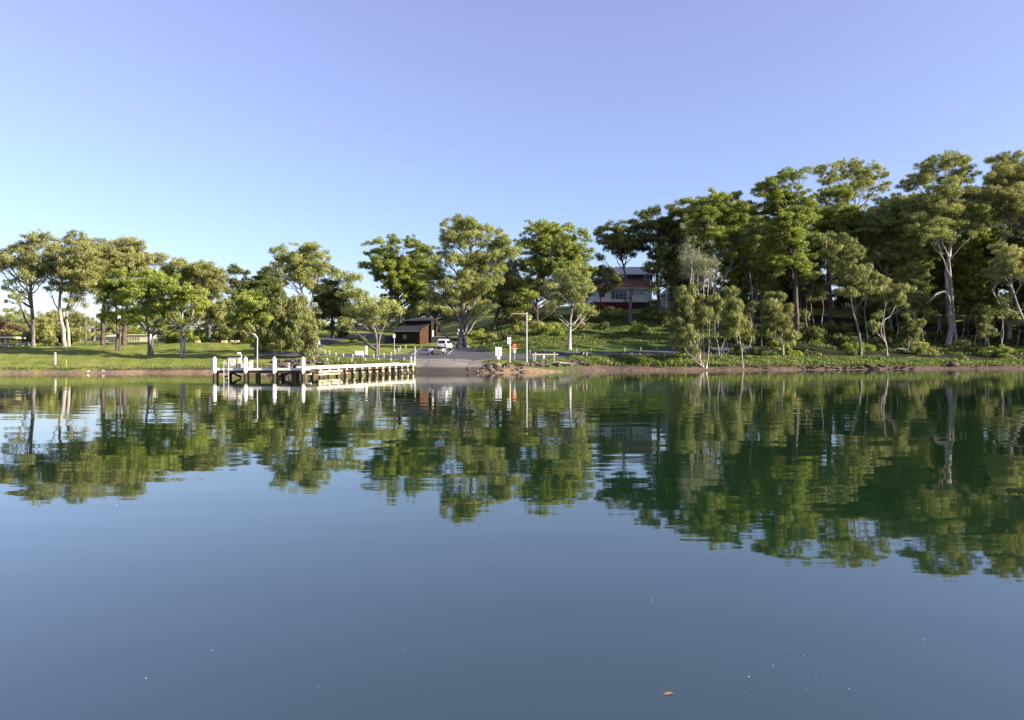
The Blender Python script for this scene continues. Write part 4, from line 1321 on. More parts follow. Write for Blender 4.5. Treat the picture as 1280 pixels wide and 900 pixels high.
# ------------------------------------------------------------------ bollards
bol = empty('bollard', (0, 0, 0), 'short white-topped timber bollard in the row round the grass island', 'bollard', 'bollards round the grass island')
MB().box(-.09, .09, -.09, .09, -0.2, .62, taper=0.005).build('post', 'post_timber', bol)
MB().box(-.092, .092, -.092, .092, .622, .72, taper=0.03).build('cap', 'sign_white', bol)
first = True
isl = [(399, 430.5), (396.5, 436.5), (400.6, 440), (406, 443), (411.5, 444.5), (419.5, 446.5), (429, 448.3), (441, 448.8), (454, 449), (467, 448.5), (480, 447.5), (489, 446), (494, 443.5), (498, 440.5), (500.5, 438.5), (507, 435.8), (519.5, 434.8), (527, 435.2), (536, 435.2),
       (404, 427), (410, 425.5), (417, 423.5), (425, 421.5)]
frt = [(392, 452.5), (408.5, 452.8), (423, 453), (440, 453.2), (456.5, 453.4), (473, 453.2), (489, 453), (505, 452.6)]
rgt = [(569, 435.5), (605, 433), (617.5, 433), (662.5, 443), (681.5, 441.5), (702, 441), (721, 441), (739, 440.8), (758, 440), (781, 439.5), (801, 439.3), (821.5, 438.6), (842, 438.3)]
rfr = [(766, 446.3), (790, 445.3), (856, 446), (800, 446)]
for L, lb, gr, s in ((isl, None, None, 1.0), (frt, 'cream bollard in the front row beside the jetty walkway bank', 'bollards in front of the road', 0.85),
                     (rgt, 'white bollard in the long row below the grass slope', 'bollards below the grass slope', 0.95),
                     (rfr, 'white bollard among the weeds on the water side of the right road', 'bollards on the water side of the road', 0.85)):
    for px, py in L:
        g = GY(px, py)
        o_ = bol if first else copy_tree(bol)
        first = False
        o_.location = g
        o_.scale = (s * .88, s * .88, s * .88 * rnd.uniform(.92, 1.06))
        o_.rotation_euler = (rnd.uniform(-.04, .04), rnd.uniform(-.04, .04), rnd.uniform(-.3, .3))
        if lb:
            o_['label'] = lb
            o_['group'] = gr
for px, py, h_, w__, lb in ((514, 455, .95, .2, 'stout cream post at the landward end of the jetty'), (518.5, 457, 1.1, .1, 'thin white post just right of the jetty landward end'),
                            (519, 447.5, 1.55, .16, 'tall pale post at the front edge of the car park'), (458, 444, 1.35, .25, 'upright white marker stone beside the info board'),
                            (69, 456, 1.55, .17, 'pale timber post alone near the water on the left lawn'), (82, 457.5, .75, .17, 'short yellow-green stake right of the pale post on the left lawn'),
                            (640, 441, 1.0, .1, 'leaning blue-grey post behind the two roadside signs'), (883.5, 460.5, .38, .16, 'small white marker on the sand below the many-stemmed she-oak'),
                            (399, 431, .6, .22, 'white kerb marker at the bend of the side road')):
    g = GY(px, py)
    r_ = empty('marker_post', g, lb, 'post')
    mt = 'yellow_paint' if 'yellow' in lb else ('post_timber' if px in (69, 640, 519) else 'weathered_white' if px == 514 else 'white_paint')
    MB().box(-w__ / 2, w__ / 2, -w__ / 2, w__ / 2, -.15, h_ - .06).build('post', mt, r_)
    MB().box(-w__ / 2, w__ / 2, -w__ / 2, w__ / 2, h_ - .058, h_, taper=w__ * .2).build('cap', mt, r_)


# ------------------------------------------------------------------ signs and poles
def sign(name, label, px, pybase, panels, rpole, pole_mat, top):
    g = GY(px, pybase)
    k = g.y / F
    r_ = empty(name, g, label, 'sign')
    zt = CAMZ + (H0 - top) * k - g.z
    MB().tube([(0, 0, -.2), (0, 0, zt)], rpole, 8).build('pole', pole_mat, r_)
    for (x0, x1, y0, y1, mat, proud) in panels:
        a_, b_ = (x0 - px) * k, (x1 - px) * k
        z1, z0 = CAMZ + (H0 - y0) * k - g.z, CAMZ + (H0 - y1) * k - g.z
        MB().box(a_, b_, -rpole - 0.03 - proud, -rpole - 0.002 - proud * 0.5, z0, z1).build('panel' if proud == 0 else 'lettering', mat, r_)
    return r_, g, k


def lines(r_, px, k, g, x0, x1, ys, mat='sign_ink', h=0.35, rp=0.05):
    m_ = MB()
    for i, y in enumerate(ys):
        sh = (i % 3) * 0.08 * (x1 - x0)
        m_.box((x0 - px) * k, (x1 - sh - px) * k, -rp - 0.042, -rp - 0.031, CAMZ + (H0 - y - h) * k - g.z, CAMZ + (H0 - y) * k - g.z)
    m_.build('lettering', mat, r_)


r_, g, k = sign('notice_sign', 'large white notice board on a short post on the ramp-side bank', 624, 454.5, [(619.3, 627.2, 433.8, 445.2, 'sign_white', 0), (621.5, 625.5, 445.6, 449, 'sign_white', 0), (622.6, 624.2, 434.6, 444.4, 'sign_lilac', 0.012)], 0.05, 'galv', 446)
r_, g, k = sign('notice_sign', 'narrow white sign on a tall cream post beside the boulders', 637.4, 456, [(634.2, 638.9, 421.6, 430.2, 'sign_white', 0), (636.0, 636.7, 422.4, 429.4, 'sign_ink', 0.012)], 0.085, 'cream_timber', 421.4)
r_, g, k = sign('warning_sign', 'red warning sign with a yellow ring on a thin grey post', 643.2, 452.5, [(640.7, 646.1, 429.3, 437.2, 'sign_red', 0), (642.0, 644.8, 437.8, 441.3, 'sign_white', 0)], 0.04, 'galv', 430)
m = MB()
cx, cz = (643.3 - 643.2) * k, CAMZ + (H0 - 432.1) * k - g.z
for i in range(20):
    a0, a1 = 2 * PI * i / 20, 2 * PI * (i + 1) / 20
    ro, ri = 1.75 * k, 1.1 * k
    m.add([(cx + ro * math.cos(a0), -.082, cz + ro * math.sin(a0)), (cx + ro * math.cos(a1), -.082, cz + ro * math.sin(a1)), (cx + ri * math.cos(a1), -.082, cz + ri * math.sin(a1)), (cx + ri * math.cos(a0), -.082, cz + ri * math.sin(a0))], [[0, 1, 2, 3]])
m.build('ring', 'sign_yellow', r_)
MB().tube([(cx, -.072, cz), (cx, -.084, cz)], 1.05 * k, 16).build('disc', 'sign_green', r_)
MB().box((641.2 - 643.2) * k, (645.6 - 643.2) * k, -.084, -.072, CAMZ + (H0 - 436.6) * k - g.z, CAMZ + (H0 - 435.2) * k - g.z).build('lettering', 'sign_white', r_)
sign('small_sign', 'small white sign on a dark post in front of the brown shed', 492.8, 441, [(491.3, 494.4, 418, 422.3, 'sign_white', 0)], 0.05, 'galv', 418.5)
sign('small_sign', 'small white sign on a grey post left of the giant gum trunk', 573, 432.5, [(571.4, 574.8, 410.8, 417.8, 'sign_white', 0), (572.6, 573.6, 412, 414, 'sign_lilac', 0.012)], 0.05, 'galv', 411)
r_, g, k = sign('info_board', 'low wide white information board on the grass island', 449.5, 446, [(444, 455, 438.6, 444, 'sign_white', 0)], 0.04, 'galv', 439.2)
lines(r_, 449.5, k, g, 445, 454, [440, 441.5], 'sign_lilac', 0.3, 0.04)
# street light
g = GY(658.6, 452.5)
k = g.y / F
r_ = empty('street_light', g, 'tall thin white street light with a short arm above the road edge', 'street light')
zt = CAMZ + (H0 - 390) * k - g.z
MB().tube([(0, 0, -.2), (0, 0, zt)], [.06, .04], 10).build('pole', 'sign_white', r_)
z1 = CAMZ + (H0 - 399.5) * k - g.z
MB().tube([(0, 0, z1 - .03), (.35, 0, z1), (.5, 0, z1)], .035, 6).build('arm', 'white_paint', r_)
MB().box(.28, .62, -.09, .09, z1 - .04, z1 + .05).build('lamp_head', 'sign_white', r_)
MB().tube([(0, 0, z1 + .72), (-1.7, 0, z1 + .78)], .045, 6).build('crossarm', 'cream_timber', r_)
# utility poles
for px, Y, top, rr_, lb in ((107, 148, 396, .17, 'brown timber utility pole behind the left lawn'), (606.5, 158, 366, .16, 'pale utility pole on the hill left of the dark-trunked gum'), (639.5, 165, 345, .15, 'tall pale utility pole rising among trees behind the street light')):
    g = GP(px, Y)
    r_ = empty('utility_pole', g, lb, 'utility pole')
    zt = CAMZ + (H0 - top) / F * Y - g.z
    MB().tube([(0, 0, -.3), (0, 0, zt)], [rr_, rr_ * .75], 9).build('pole', 'bark_grey' if px == 107 else 'post_timber', r_)
    MB().box(-1.0, 1.0, -.06, .06, zt - .5, zt - .38).build('crossarm', 'bark_grey', r_)
    if px == 107:
        m = MB()
        for dx in (-.9, .9):
            pts_ = [Vector((dx - 60 * i / 10, 8 * i / 10, zt - .35 - 1.6 * math.sin(PI * i / 10) + 1.5 * i / 10)) for i in range(11)]
            m.tube(pts_, .015, 4)
        m.build('power_wire', 'wire', r_)
# timber rail
g = GY(681, 451.5)
k = g.y / F
r_ = empty('timber_rail', g, 'low timber rail on posts between the boulders and the road', 'rail')
zr = CAMZ + (H0 - 442.8) * k - g.z
MB().box((665 - 681) * k, (698 - 681) * k, -.1, .1, zr - .1, zr + .06).build('rail', 'cream_timber', r_)
for qx, wq in ((669.3, .2), (693.0, .2)):
    MB().box((qx - 681) * k - wq / 2, (qx - 681) * k + wq / 2, -.09, .09, -.4, zr + .25).build('post', 'post_timber', r_)
MB().box((680 - 681) * k - .11, (680 - 681) * k + .11, -.13, -.105, -.4, zr - .12).build('white_marker', 'white_paint', r_)
MB().box((667 - 681) * k - .05, (667 - 681) * k + .05, -.09, .09, -.4, zr - .11).build('post', 'post_timber', r_)
# bin
g = GY(728.5, 448.3)
r_ = empty('rubbish_bin', g, 'black wheelie bin with red lid beside the road', 'bin')
MB().add([(-.27, -.3, .08), (.27, -.3, .08), (.27, .3, .08), (-.27, .3, .08), (-.34, -.38, 1.0), (.34, -.38, 1.0), (.34, .38, 1.0), (-.34, .38, 1.0)],
         [[3, 2, 1, 0], [4, 5, 6, 7], [0, 1, 5, 4], [1, 2, 6, 5], [2, 3, 7, 6], [3, 0, 4, 7]]).build('bin_body', 'bin_black', r_)
MB().box(-.36, .36, -.42, .4, 1.0, 1.1, taper=.05).build('lid', 'bin_red', r_)
MB().box(-.02, .17, -.40, -.33, .58, .86).build('sticker', 'sign_white', r_)
for sx in (-1, 1):
    MB().tube([(sx * .26, .32, .1), (sx * .32, .32, .1)], .1, 10).build('wheel', 'rubber', r_)
g = GY(733.5, 449.5)
r_ = empty('bin_post', g, 'grey post standing right of the wheelie bin', 'post')
MB().box(-.09, .09, -.09, .09, -.2, 1.0).build('post', 'post_timber', r_)
MB().box(-.1, .1, -.1, .1, 1.0, 1.05).build('cap', 'galv', r_)

# ------------------------------------------------------------------ shed
g = GP(509, 138)
SH = empty('brown_shed', g, 'dark brown timber shed with two stepped skillion roofs above the car park', 'shed', rz=R(-24))
wS, h1, h2, h3 = 5.4, 2.5, 3.6, 5.0
m = MB().box(-wS / 2, wS / 2, 0, 3.2, -.5, h1)
m.build('front_wall', 'shed_boards', SH)
m = MB()
m.add([(wS / 2 + .01, 0, -.5), (wS / 2 + .01, 3.2, -.5), (wS / 2 + .01, 3.2, h2), (wS / 2 + .01, 0, h1), (wS / 2 - .1, 0, -.5), (wS / 2 - .1, 3.2, -.5), (wS / 2 - .1, 3.2, h2), (wS / 2 - .1, 0, h1)],
      [[0, 1, 2, 3], [7, 6, 5, 4], [0, 4, 5, 1], [1, 5, 6, 2], [2, 6, 7, 3], [3, 7, 4, 0]])
m.build('side_wall', 'shed_gable_lit', SH)
m = MB()
m.add([(-wS / 2 - .01, 0, -.5), (-wS / 2 - .01, 3.2, -.5), (-wS / 2 - .01, 3.2, h2), (-wS / 2 - .01, 0, h1), (-wS / 2 + .1, 0, -.5), (-wS / 2 + .1, 3.2, -.5), (-wS / 2 + .1, 3.2, h2), (-wS / 2 + .1, 0, h1)],
      [[0, 1, 2, 3], [7, 6, 5, 4], [0, 4, 5, 1], [1, 5, 6, 2], [2, 6, 7, 3], [3, 7, 4, 0]])
m.build('side_wall', 'shed_gable_lit', SH)


def slab(x0, x1, ya, za, yb, zb, th=.1):
    return MB().add([(x0, ya, za), (x1, ya, za), (x1, yb, zb), (x0, yb, zb), (x0, ya, za + th), (x1, ya, za + th), (x1, yb, zb + th), (x0, yb, zb + th)],
                    [[3, 2, 1, 0], [4, 5, 6, 7], [0, 1, 5, 4], [1, 2, 6, 5], [2, 3, 7, 6], [3, 0, 4, 7]])


slab(-wS / 2 - .25, wS / 2 + .25, -.4, h1 - .12, 3.19, h2 + .03).build('lower_roof', 'roof_dark', SH)
m = slab(-wS / 2 - .25, wS / 2 + .25, -.42, h1 - .26, -.40, h1 - .26, .22)
m.build('fascia', 'sandstone', SH)
m = MB()
m.box(-wS / 2 + .2, wS / 2 + .55, 3.21, 6.8, -.5, h3 - .6)
m.build('rear_block', 'shed_boards', SH)
slab(-wS / 2 - .1, wS / 2 + .9, 2.8, h3 - .68, 7.1, h3 + .15, .12).build('upper_roof', 'roof_dark', SH)
MB().box(wS / 2 + .6, wS / 2 + 1.0, 4.2, 4.9, -.5, h3 + .1).build('chimney', 'shed_boards', SH)
MB().box(wS / 2 + .56, wS / 2 + .60, 3.5, 4.1, .2, 2.6).build('door', 'galv', SH)
m = MB()
for i in range(7):
    m.box(-wS / 2 + .3 + i * .75, -wS / 2 + .33 + i * .75, -.03, -.003, -.4, h1 - .3)
m.build('batten', 'dark_timber', SH)
MB().box(-.9, -.1, -.04, -.003, .9, 1.7).build('window', 'car_glass', SH)
g = GP(557, 140)
r_ = empty('low_stone_wall', g, 'low dark masonry wall running from the shed towards the giant gum', 'wall')
MB().box(-2.6, 1.2, -.2, .2, -.5, .95).box(1.2, 3.6, -.2, .2, -.5, .75).build('masonry', 'roof_dark', r_)
MB().box(-2.65, 1.2, -.25, .25, .953, 1.03).build('coping', 'concrete', r_)
g = GP(487, 141)
r_ = empty('water_tank', g, 'squat blue-grey tank beside the left end of the shed', 'tank')
MB().tube([(0, 0, -.3), (0, 0, 1.3)], .95, 20).build('tank_body', 'roof_dark', r_)
MB().tube([(0, 0, 1.3), (0, 0, 1.42)], [.97, .3], 20).build('lid', 'roof_grey', r_)

# ------------------------------------------------------------------ vehicle and trailer
g = GY(556, 438.5)
V = empty('parked_van', g + Vector((0, 0, .1)), 'white high-roofed four wheel drive parked with its rear to the water', 'vehicle', rz=R(-9))
V.scale = (.82, .82, .82)
# profile along y (rear at -2.3, front +2.4)
prof = [(-2.3, .45), (-2.32, 1.15), (-2.2, 1.95), (-2.0, 2.02), (.4, 2.0), (1.15, 1.32), (2.25, 1.15), (2.42, .85), (2.4, .45)]
hw = .93
vs = [(-hw * (1 if z_ < 1.3 else .86), y_, z_) for y_, z_ in prof] + [(hw * (1 if z_ < 1.3 else .86), y_, z_) for y_, z_ in prof]
n_ = len(prof)
fs = [list(range(n_)), list(range(2 * n_ - 1, n_ - 1, -1))] + [[i, i + n_, (i + 1) % n_ + n_, (i + 1) % n_] for i in range(n_)]
vb = MB().add(vs, fs).build('body', 'car_paint', V)
bv = vb.modifiers.new('bevel', 'BEVEL')
bv.width = .06
bv.segments = 2
MB().add([(-.66, -2.335, 1.25), (.66, -2.335, 1.25), (.62, -2.24, 1.82), (-.62, -2.24, 1.82)], [[0, 1, 2, 3]]).build('rear_window', 'car_glass', V)
for sx in (-1, 1):
    MB().add([(sx * .925, -1.95, 1.28), (sx * .925, -.75, 1.28), (sx * .83, -.75, 1.82), (sx * .83, -1.85, 1.82)], [[0, 1, 2, 3]]).build('side_window', 'car_glass', V)
    MB().add([(sx * .925, -.62, 1.28), (sx * .925, .72, 1.28), (sx * .83, .32, 1.82), (sx * .83, -.62, 1.82)], [[0, 1, 2, 3]]).build('side_window', 'car_glass', V)
    for y_ in (-1.45, 1.5):
        wh = MB().tube([(sx * .72, y_, .38), (sx * .96, y_, .38)], .38, 16).build('wheel', 'rubber', V)
        MB().tube([(sx * .961, y_, .38), (sx * .975, y_, .38)], .21, 12).build('rim', 'galv', wh)
    MB().box(sx * .84 - .08, sx * .84 + .08, -2.37, -2.31, .85, 1.18).build('tail_light', 'lamp_red', V)
    MB().box(sx * 1.04 - .1, sx * 1.04 + .1, .55, .7, 1.2, 1.42).build('mirror', 'car_paint', V)
MB().box(-.9, .9, -2.46, -2.3, .42, .62).build('bumper', 'dark_timber', V)
MB().box(-.3, .1, -2.4, -2.33, .78, .95).build('number_plate', 'sign_yellow', V)
MB().add([(-.78, .48, 1.94), (.78, .48, 1.94), (.84, 1.1, 1.37), (-.84, 1.1, 1.37)], [[3, 2, 1, 0]]).build('windscreen', 'car_glass', V).location.z = .03
rk = MB()
for y_ in (-1.6, -.6, .1):
    rk.beam((-.7, y_, 2.1), (.7, y_, 2.1), .05, .05)
for sx in (-.7, .7):
    rk.beam((sx, -1.8, 2.08), (sx, .3, 2.08), .05, .05)
rk.build('roof_rack', 'galv', V)
g = GY(549, 443.3)
Tn = empty('boat_trailer', g + Vector((0, 0, .08)), 'empty boat trailer with white mudguards hitched behind the white vehicle', 'trailer', rz=R(-14))
fm = MB()
for sx in (-.55, .55):
    fm.beam((sx, -1.6, .5), (sx * .9, 1.6, .5), .08, .1)
    fm.beam((sx * .9, 1.6, .5), (0, 3.2, .5), .08, .1)
for y_ in (-1.5, -.6, .4, 1.4):
    fm.beam((-.8, y_, .5), (.8, y_, .5), .07, .07)
fm.build('frame', 'galv', Tn)
MB().beam((0, -1.65, .56), (0, 2.2, .62), .22, .06).build('keel_rollers', 'rubber', Tn)
for sx in (-1, 1):
    wh = MB().tube([(sx * .82, -.5, .32), (sx * 1.02, -.5, .32)], .32, 14).build('wheel', 'rubber', Tn)
    MB().tube([(sx * 1.021, -.5, .32), (sx * 1.03, -.5, .32)], .17, 12).build('rim', 'galv', wh)
    mg = MB()
    pts_ = [(-.5 + .46 * math.cos(a_), .36 + .42 * math.sin(a_)) for a_ in [PI * i / 8 for i in range(9)]]
    for i in range(8):
        (y0, z0), (y1, z1) = pts_[i], pts_[i + 1]
        mg.add([(sx * .76, y0, z0), (sx * 1.08, y0, z0), (sx * 1.08, y1, z1), (sx * .76, y1, z1), (sx * .76, y0, z0 - .04), (sx * 1.08, y0, z0 - .04), (sx * 1.08, y1, z1 - .04), (sx * .76, y1, z1 - .04)],
               [[0, 1, 2, 3], [7, 6, 5, 4], [0, 4, 5, 1], [1, 5, 6, 2], [2, 6, 7, 3], [3, 7, 4, 0]])
    mg.build('mudguard', 'white_paint', Tn)
    MB().box(sx * .9 - .14, sx * .9 + .14, -1.72, -1.62, .42, .72).build('tail_light', 'sign_white' if sx < 0 else 'sign_yellow', Tn)
    MB().box(sx * .35 - .05, sx * .35 + .05, -1.5, 1.2, .58, .66).build('skid', 'galv', Tn)
MB().box(-.72, .72, -1.72, -1.66, .45, .66).build('light_board', 'roof_grey', Tn)


# ------------------------------------------------------------------ houses
def window(parent, x0, x1, z0, z1, y, bars=1):
    fr = MB()
    t_ = .07
    fr.box(x0, x1, y - .06, y - .004, z0, z0 + t_).box(x0, x1, y - .06, y - .004, z1 - t_, z1)
    for i in range(bars + 2):
        xx = x0 + (x1 - x0 - t_) * i / (bars + 1)
        fr.box(xx, xx + t_, y - .055, y - .005, z0 + t_ + .002, z1 - t_ - .002)
    f_ = fr.build('window', 'sign_white', parent)
    MB().box(x0 + .02, x1 - .02, y - .03, y - .008, z0 + .02, z1 - .02).build('pane', 'glass', f_)
    return f_


g = GP(780, 172)
g.z = CAMZ + (H0 - 386) / F * 172
Hs = empty('red_roofed_house', g, 'two-storey white house with rusty tiled roof and maroon base on the hill', 'house', rz=R(4))
k = 172 / F


def hx(px):
    return (px - 780) * k


def hz(py):
    return (386 - py) * k


MB().box(hx(741), hx(815), 0, 8, hz(377.5), hz(360)).build('wall', 'wall_white', Hs)
MB().box(hx(740.5), hx(787), -.05, 7.9, -2.5, hz(377.6)).build('base_wall', 'wall_maroon', Hs)
MB().box(hx(787.1), hx(815), 1.2, 7.8, -2.5, hz(377.6)).build('undercroft', 'roof_dark', Hs)
rf = MB()
e0, e1 = hx(737), hx(820)
rf.add([(e0, -1.0, hz(360)), (e1, -1.0, hz(360)), (e1, 9, hz(360)), (e0, 9, hz(360)), (hx(747), 3.0, hz(346)), (hx(812), 3.0, hz(346)), (hx(812), 5, hz(346)), (hx(747), 5, hz(346)),
        (e0, -1.0, hz(360) - .15), (e1, -1.0, hz(360) - .15), (e1, 9, hz(360) - .15), (e0, 9, hz(360) - .15)],
       [[0, 1, 5, 4], [1, 2, 6, 5], [2, 3, 7, 6], [3, 0, 4, 7], [4, 5, 6, 7], [11, 10, 9, 8], [0, 8, 9, 1], [1, 9, 10, 2], [2, 10, 11, 3], [3, 11, 8, 0]])
rf.build('lower_roof', 'roof_rust', Hs)
MB().box(hx(771), hx(820), 2.5, 8.5, hz(352), hz(341)).build('upper_wall', 'roof_dark', Hs)
rf = MB()
e0, e1 = hx(769), hx(822)
rf.add([(e0, 1.8, hz(341)), (e1, 1.8, hz(341)), (e1, 9.2, hz(341)), (e0, 9.2, hz(341)), (hx(775), 5.2, hz(330)), (hx(818), 5.2, hz(330)), (hx(818), 5.8, hz(330)), (hx(775), 5.8, hz(330)),
        (e0, 1.8, hz(341) - .2), (e1, 1.8, hz(341) - .2), (e1, 9.2, hz(341) - .2), (e0, 9.2, hz(341) - .2)],
       [[0, 1, 5, 4], [1, 2, 6, 5], [2, 3, 7, 6], [3, 0, 4, 7], [4, 5, 6, 7], [11, 10, 9, 8], [0, 8, 9, 1], [1, 9, 10, 2], [2, 10, 11, 3], [3, 11, 8, 0]])
rf.build('upper_roof', 'roof_grey', Hs)
window(Hs, hx(763.5), hx(784), hz(374.5), hz(363), 0, 3)
window(Hs, hx(791), hx(808), hz(368.5), hz(362), 0, 3)
window(Hs, hx(748), hx(756), hz(372), hz(364), 0, 1)
MB().box(hx(737), hx(820), -1.08, -1.01, hz(360) - .2, hz(360) - .02).build('gutter', 'sign_white', Hs)
window(Hs, hx(808), hx(816), hz(348), hz(342.5), 2.5, 1)
for px in (813.5, 824, 833):
    MB().box(hx(px) - .15, hx(px) + .15, -.9, -.6, -.5, hz(350)).build('column', 'white_paint', Hs)
g = GP(848, 178)
g.z = CAMZ + (H0 - 385) / F * 178
r_ = empty('grey_house', g, 'grey weatherboard house mostly hidden right of the red-roofed house', 'house', rz=R(3))
MB().box(-3.2, 4.5, 0, 6, -2, 3.3).build('wall', 'roof_grey', r_)
MB().add([(-3.6, -.5, 3.3), (4.9, -.5, 3.3), (4.9, 6.5, 3.3), (-3.6, 6.5, 3.3), (-2, 3, 5), (3.4, 3, 5), (-3.6, -.5, 3.1), (4.9, -.5, 3.1), (4.9, 6.5, 3.1), (-3.6, 6.5, 3.1)],
         [[0, 1, 5, 4], [1, 2, 5], [2, 3, 4, 5], [3, 0, 4], [9, 8, 7, 6], [0, 6, 7, 1], [1, 7, 8, 2], [2, 8, 9, 3], [3, 9, 6, 0]]).build('roof', 'roof_grey', r_)
window(r_, -2.2, -.4, 1.3, 2.4, 0, 1)
window(r_, .8, 2.6, 1.3, 2.4, 0, 1)

g = GP(1016, 178)
g.z = CAMZ + (H0 - 374) / F * 178
r_ = empty('brick_house', g, 'low orange brick house with cream fascia glimpsed between dark trunks', 'house')
k = 178 / F
MB().box(-19.5 * k, 19 * k, 0, 7, -2, 15.5 * k).build('wall', 'brick', r_)
MB().box(-21 * k, 20.5 * k, -1.0, 7.6, 15.6 * k, 18.5 * k).build('fascia', 'wall_cream', r_)
MB().add([(-22 * k, -1.2, 18.55 * k), (21.5 * k, -1.2, 18.55 * k), (21.5 * k, 8, 18.55 * k), (-22 * k, 8, 18.55 * k), (-14 * k, 3.5, 24 * k), (14 * k, 3.5, 24 * k)],
         [[0, 1, 5, 4], [1, 2, 5], [2, 3, 4, 5], [3, 0, 4], [3, 2, 1, 0]]).build('roof', 'roof_grey', r_)
MB().box(-17 * k, 8 * k, -1.1, -.9, .1, 6.5 * k).build('verandah_rail', 'roof_rust', r_)
window(r_, -10 * k, -2 * k, 7 * k, 13 * k, 0, 1)
window(r_, 4 * k, 12 * k, 7 * k, 13 * k, 0, 1)
g = GP(1047, 178)
g.z = CAMZ + (H0 - 372) / F * 178
r_ = empty('white_ute', g, 'white low vehicle parked on the hill lawn right of the brick house', 'vehicle')
vv = MB()
prof = [(-2.2, .4), (-2.2, .9), (-1.4, 1.0), (-.9, 1.5), (.5, 1.5), (1.0, 1.0), (2.2, .85), (2.25, .4)]
n_ = len(prof)
vv.add([(a_, -.85, b_) for a_, b_ in prof] + [(a_, .85, b_) for a_, b_ in prof], [list(range(n_))[::-1], list(range(n_, 2 * n_))] + [[i, (i + 1) % n_, (i + 1) % n_ + n_, i + n_] for i in range(n_)])
vv.build('body', 'car_paint', r_)
MB().add([(-1.2, -.86, 1.0), (.85, -.86, 1.0), (.45, -.86, 1.42), (-.85, -.86, 1.42)], [[0, 1, 2, 3]]).build('side_window', 'car_glass', r_)
for y_ in (-1.4, 1.4):
    for s_ in (-1, 1):
        MB().tube([(y_, s_ * .7, .33), (y_, s_ * .9, .33)], .33, 12).build('wheel', 'rubber', r_)

g = GP(157, 172)
g.z = CAMZ + (H0 - 431.5) / F * 172
r_ = empty('cream_building', g, 'long cream building with a recessed verandah beyond the left lawn', 'building')
k = 172 / F
MB().box((155 - 157) * k, (187 - 157) * k, 0, 7, -1.5, 12.5 * k).build('main_wall', 'wall_cream', r_)
MB().box((127 - 157) * k, (154.9 - 157) * k, 1.0, 7, -1.5, 10.5 * k).build('wing_wall', 'wall_cream', r_)
MB().add([((125 - 157) * k, .3, 10.6 * k), ((156 - 157) * k, .3, 10.6 * k), ((156 - 157) * k, 7.5, 10.6 * k), ((125 - 157) * k, 7.5, 10.6 * k), ((129 - 157) * k, 4, 14.2 * k), ((152 - 157) * k, 4, 14.2 * k)],
         [[0, 1, 5, 4], [1, 2, 5], [2, 3, 4, 5], [3, 0, 4], [3, 2, 1, 0]]).build('wing_roof', 'roof_grey', r_)
MB().box((154 - 157) * k, (188 - 157) * k, -.4, 7.4, 12.6 * k, 13.6 * k).build('main_roof', 'wall_cream', r_)
MB().box((160 - 157) * k, (175 - 157) * k, -.03, -.003, 4.5 * k, 10.5 * k).build('verandah_shade', 'dark_timber', r_)  # dark sheet on the wall, recess shade put into its colour
m = MB()
for i in range(8):
    xx = (160 + i * 2.05 - 157) * k
    m.box(xx, xx + .1, -.1, -.04, 4.5 * k, 10.5 * k)
m.box((160 - 157) * k, (175 - 157) * k, -.1, -.04, 4.3 * k, 6.0 * k)
m.build('balustrade', 'wall_cream', r_)
for px in (131, 136, 141, 147):
    window(r_, (px - 157) * k, (px + 3.4 - 157) * k, 3.5 * k, 8.5 * k, 1.0, 1)
MB().box((156 - 157) * k, (187 - 157) * k, -.9, -.35, 0, 2.2 * k).build('garden_wall', 'concrete', r_)
g = GP(110, 176)
g.z = CAMZ + (H0 - 431.5) / F * 176
r_ = empty('pink_brick_wall', g, 'low pinkish garden wall between trunks left of the cream building', 'wall')
MB().box(-1.5, 3.5, 0, .3, -1, .75).build('masonry', 'sandstone', r_)
MB().box(-1.55, 3.55, -.05, .35, .753, .83).build('coping', 'concrete', r_)
# low brick structures at the back of the lawn
for px, wpx, hpy, lb in ((273, 9, 7, 'small dark red brick hut in shade left of its wider twin behind the lawn'), (288, 13, 8, 'wider dark red brick hut in shade behind the lawn')):
    g = GP(px, 150)
    k = 150 / F
    r_ = empty('brick_hut', g, lb, 'hut')
    w2 = wpx * k / 2
    MB().box(-w2, w2, 0, 3, -.5, hpy * k).build('wall', 'brick', r_)
    MB().box(-w2 - .25, w2 + .25, -.3, 3.3, hpy * k + .003, hpy * k + .18).build('roof', 'roof_dark', r_)
    MB().box(-w2 * .6, w2 * .6, -.04, -.003, .2, hpy * k * .7).build('opening_shade', 'bin_black', r_)  # black sheet on the front wall paints the shade inside the hut
for px, wpx, lb in ((247.5, 5, 'leftmost sandstone block at the back edge of the lawn'), (273.5, 3.4, 'small sandstone block second from left behind the lawn'), (280.5, 6.5, 'longest sandstone block behind the lawn'), (290, 3.6, 'sandstone block just right of the longest one'), (296.5, 5, 'rightmost sandstone block behind the lawn tree line')):
    g = GY(px, 428.4)
    k = g.y / F
    m = MB().box(-wpx * k / 2, wpx * k / 2, -.3, .3, -.1, .42, taper=.04)
    o_ = m.build('sandstone_block', 'sandstone')
    o_.location = g
    tag(o_, lb, 'stone block')

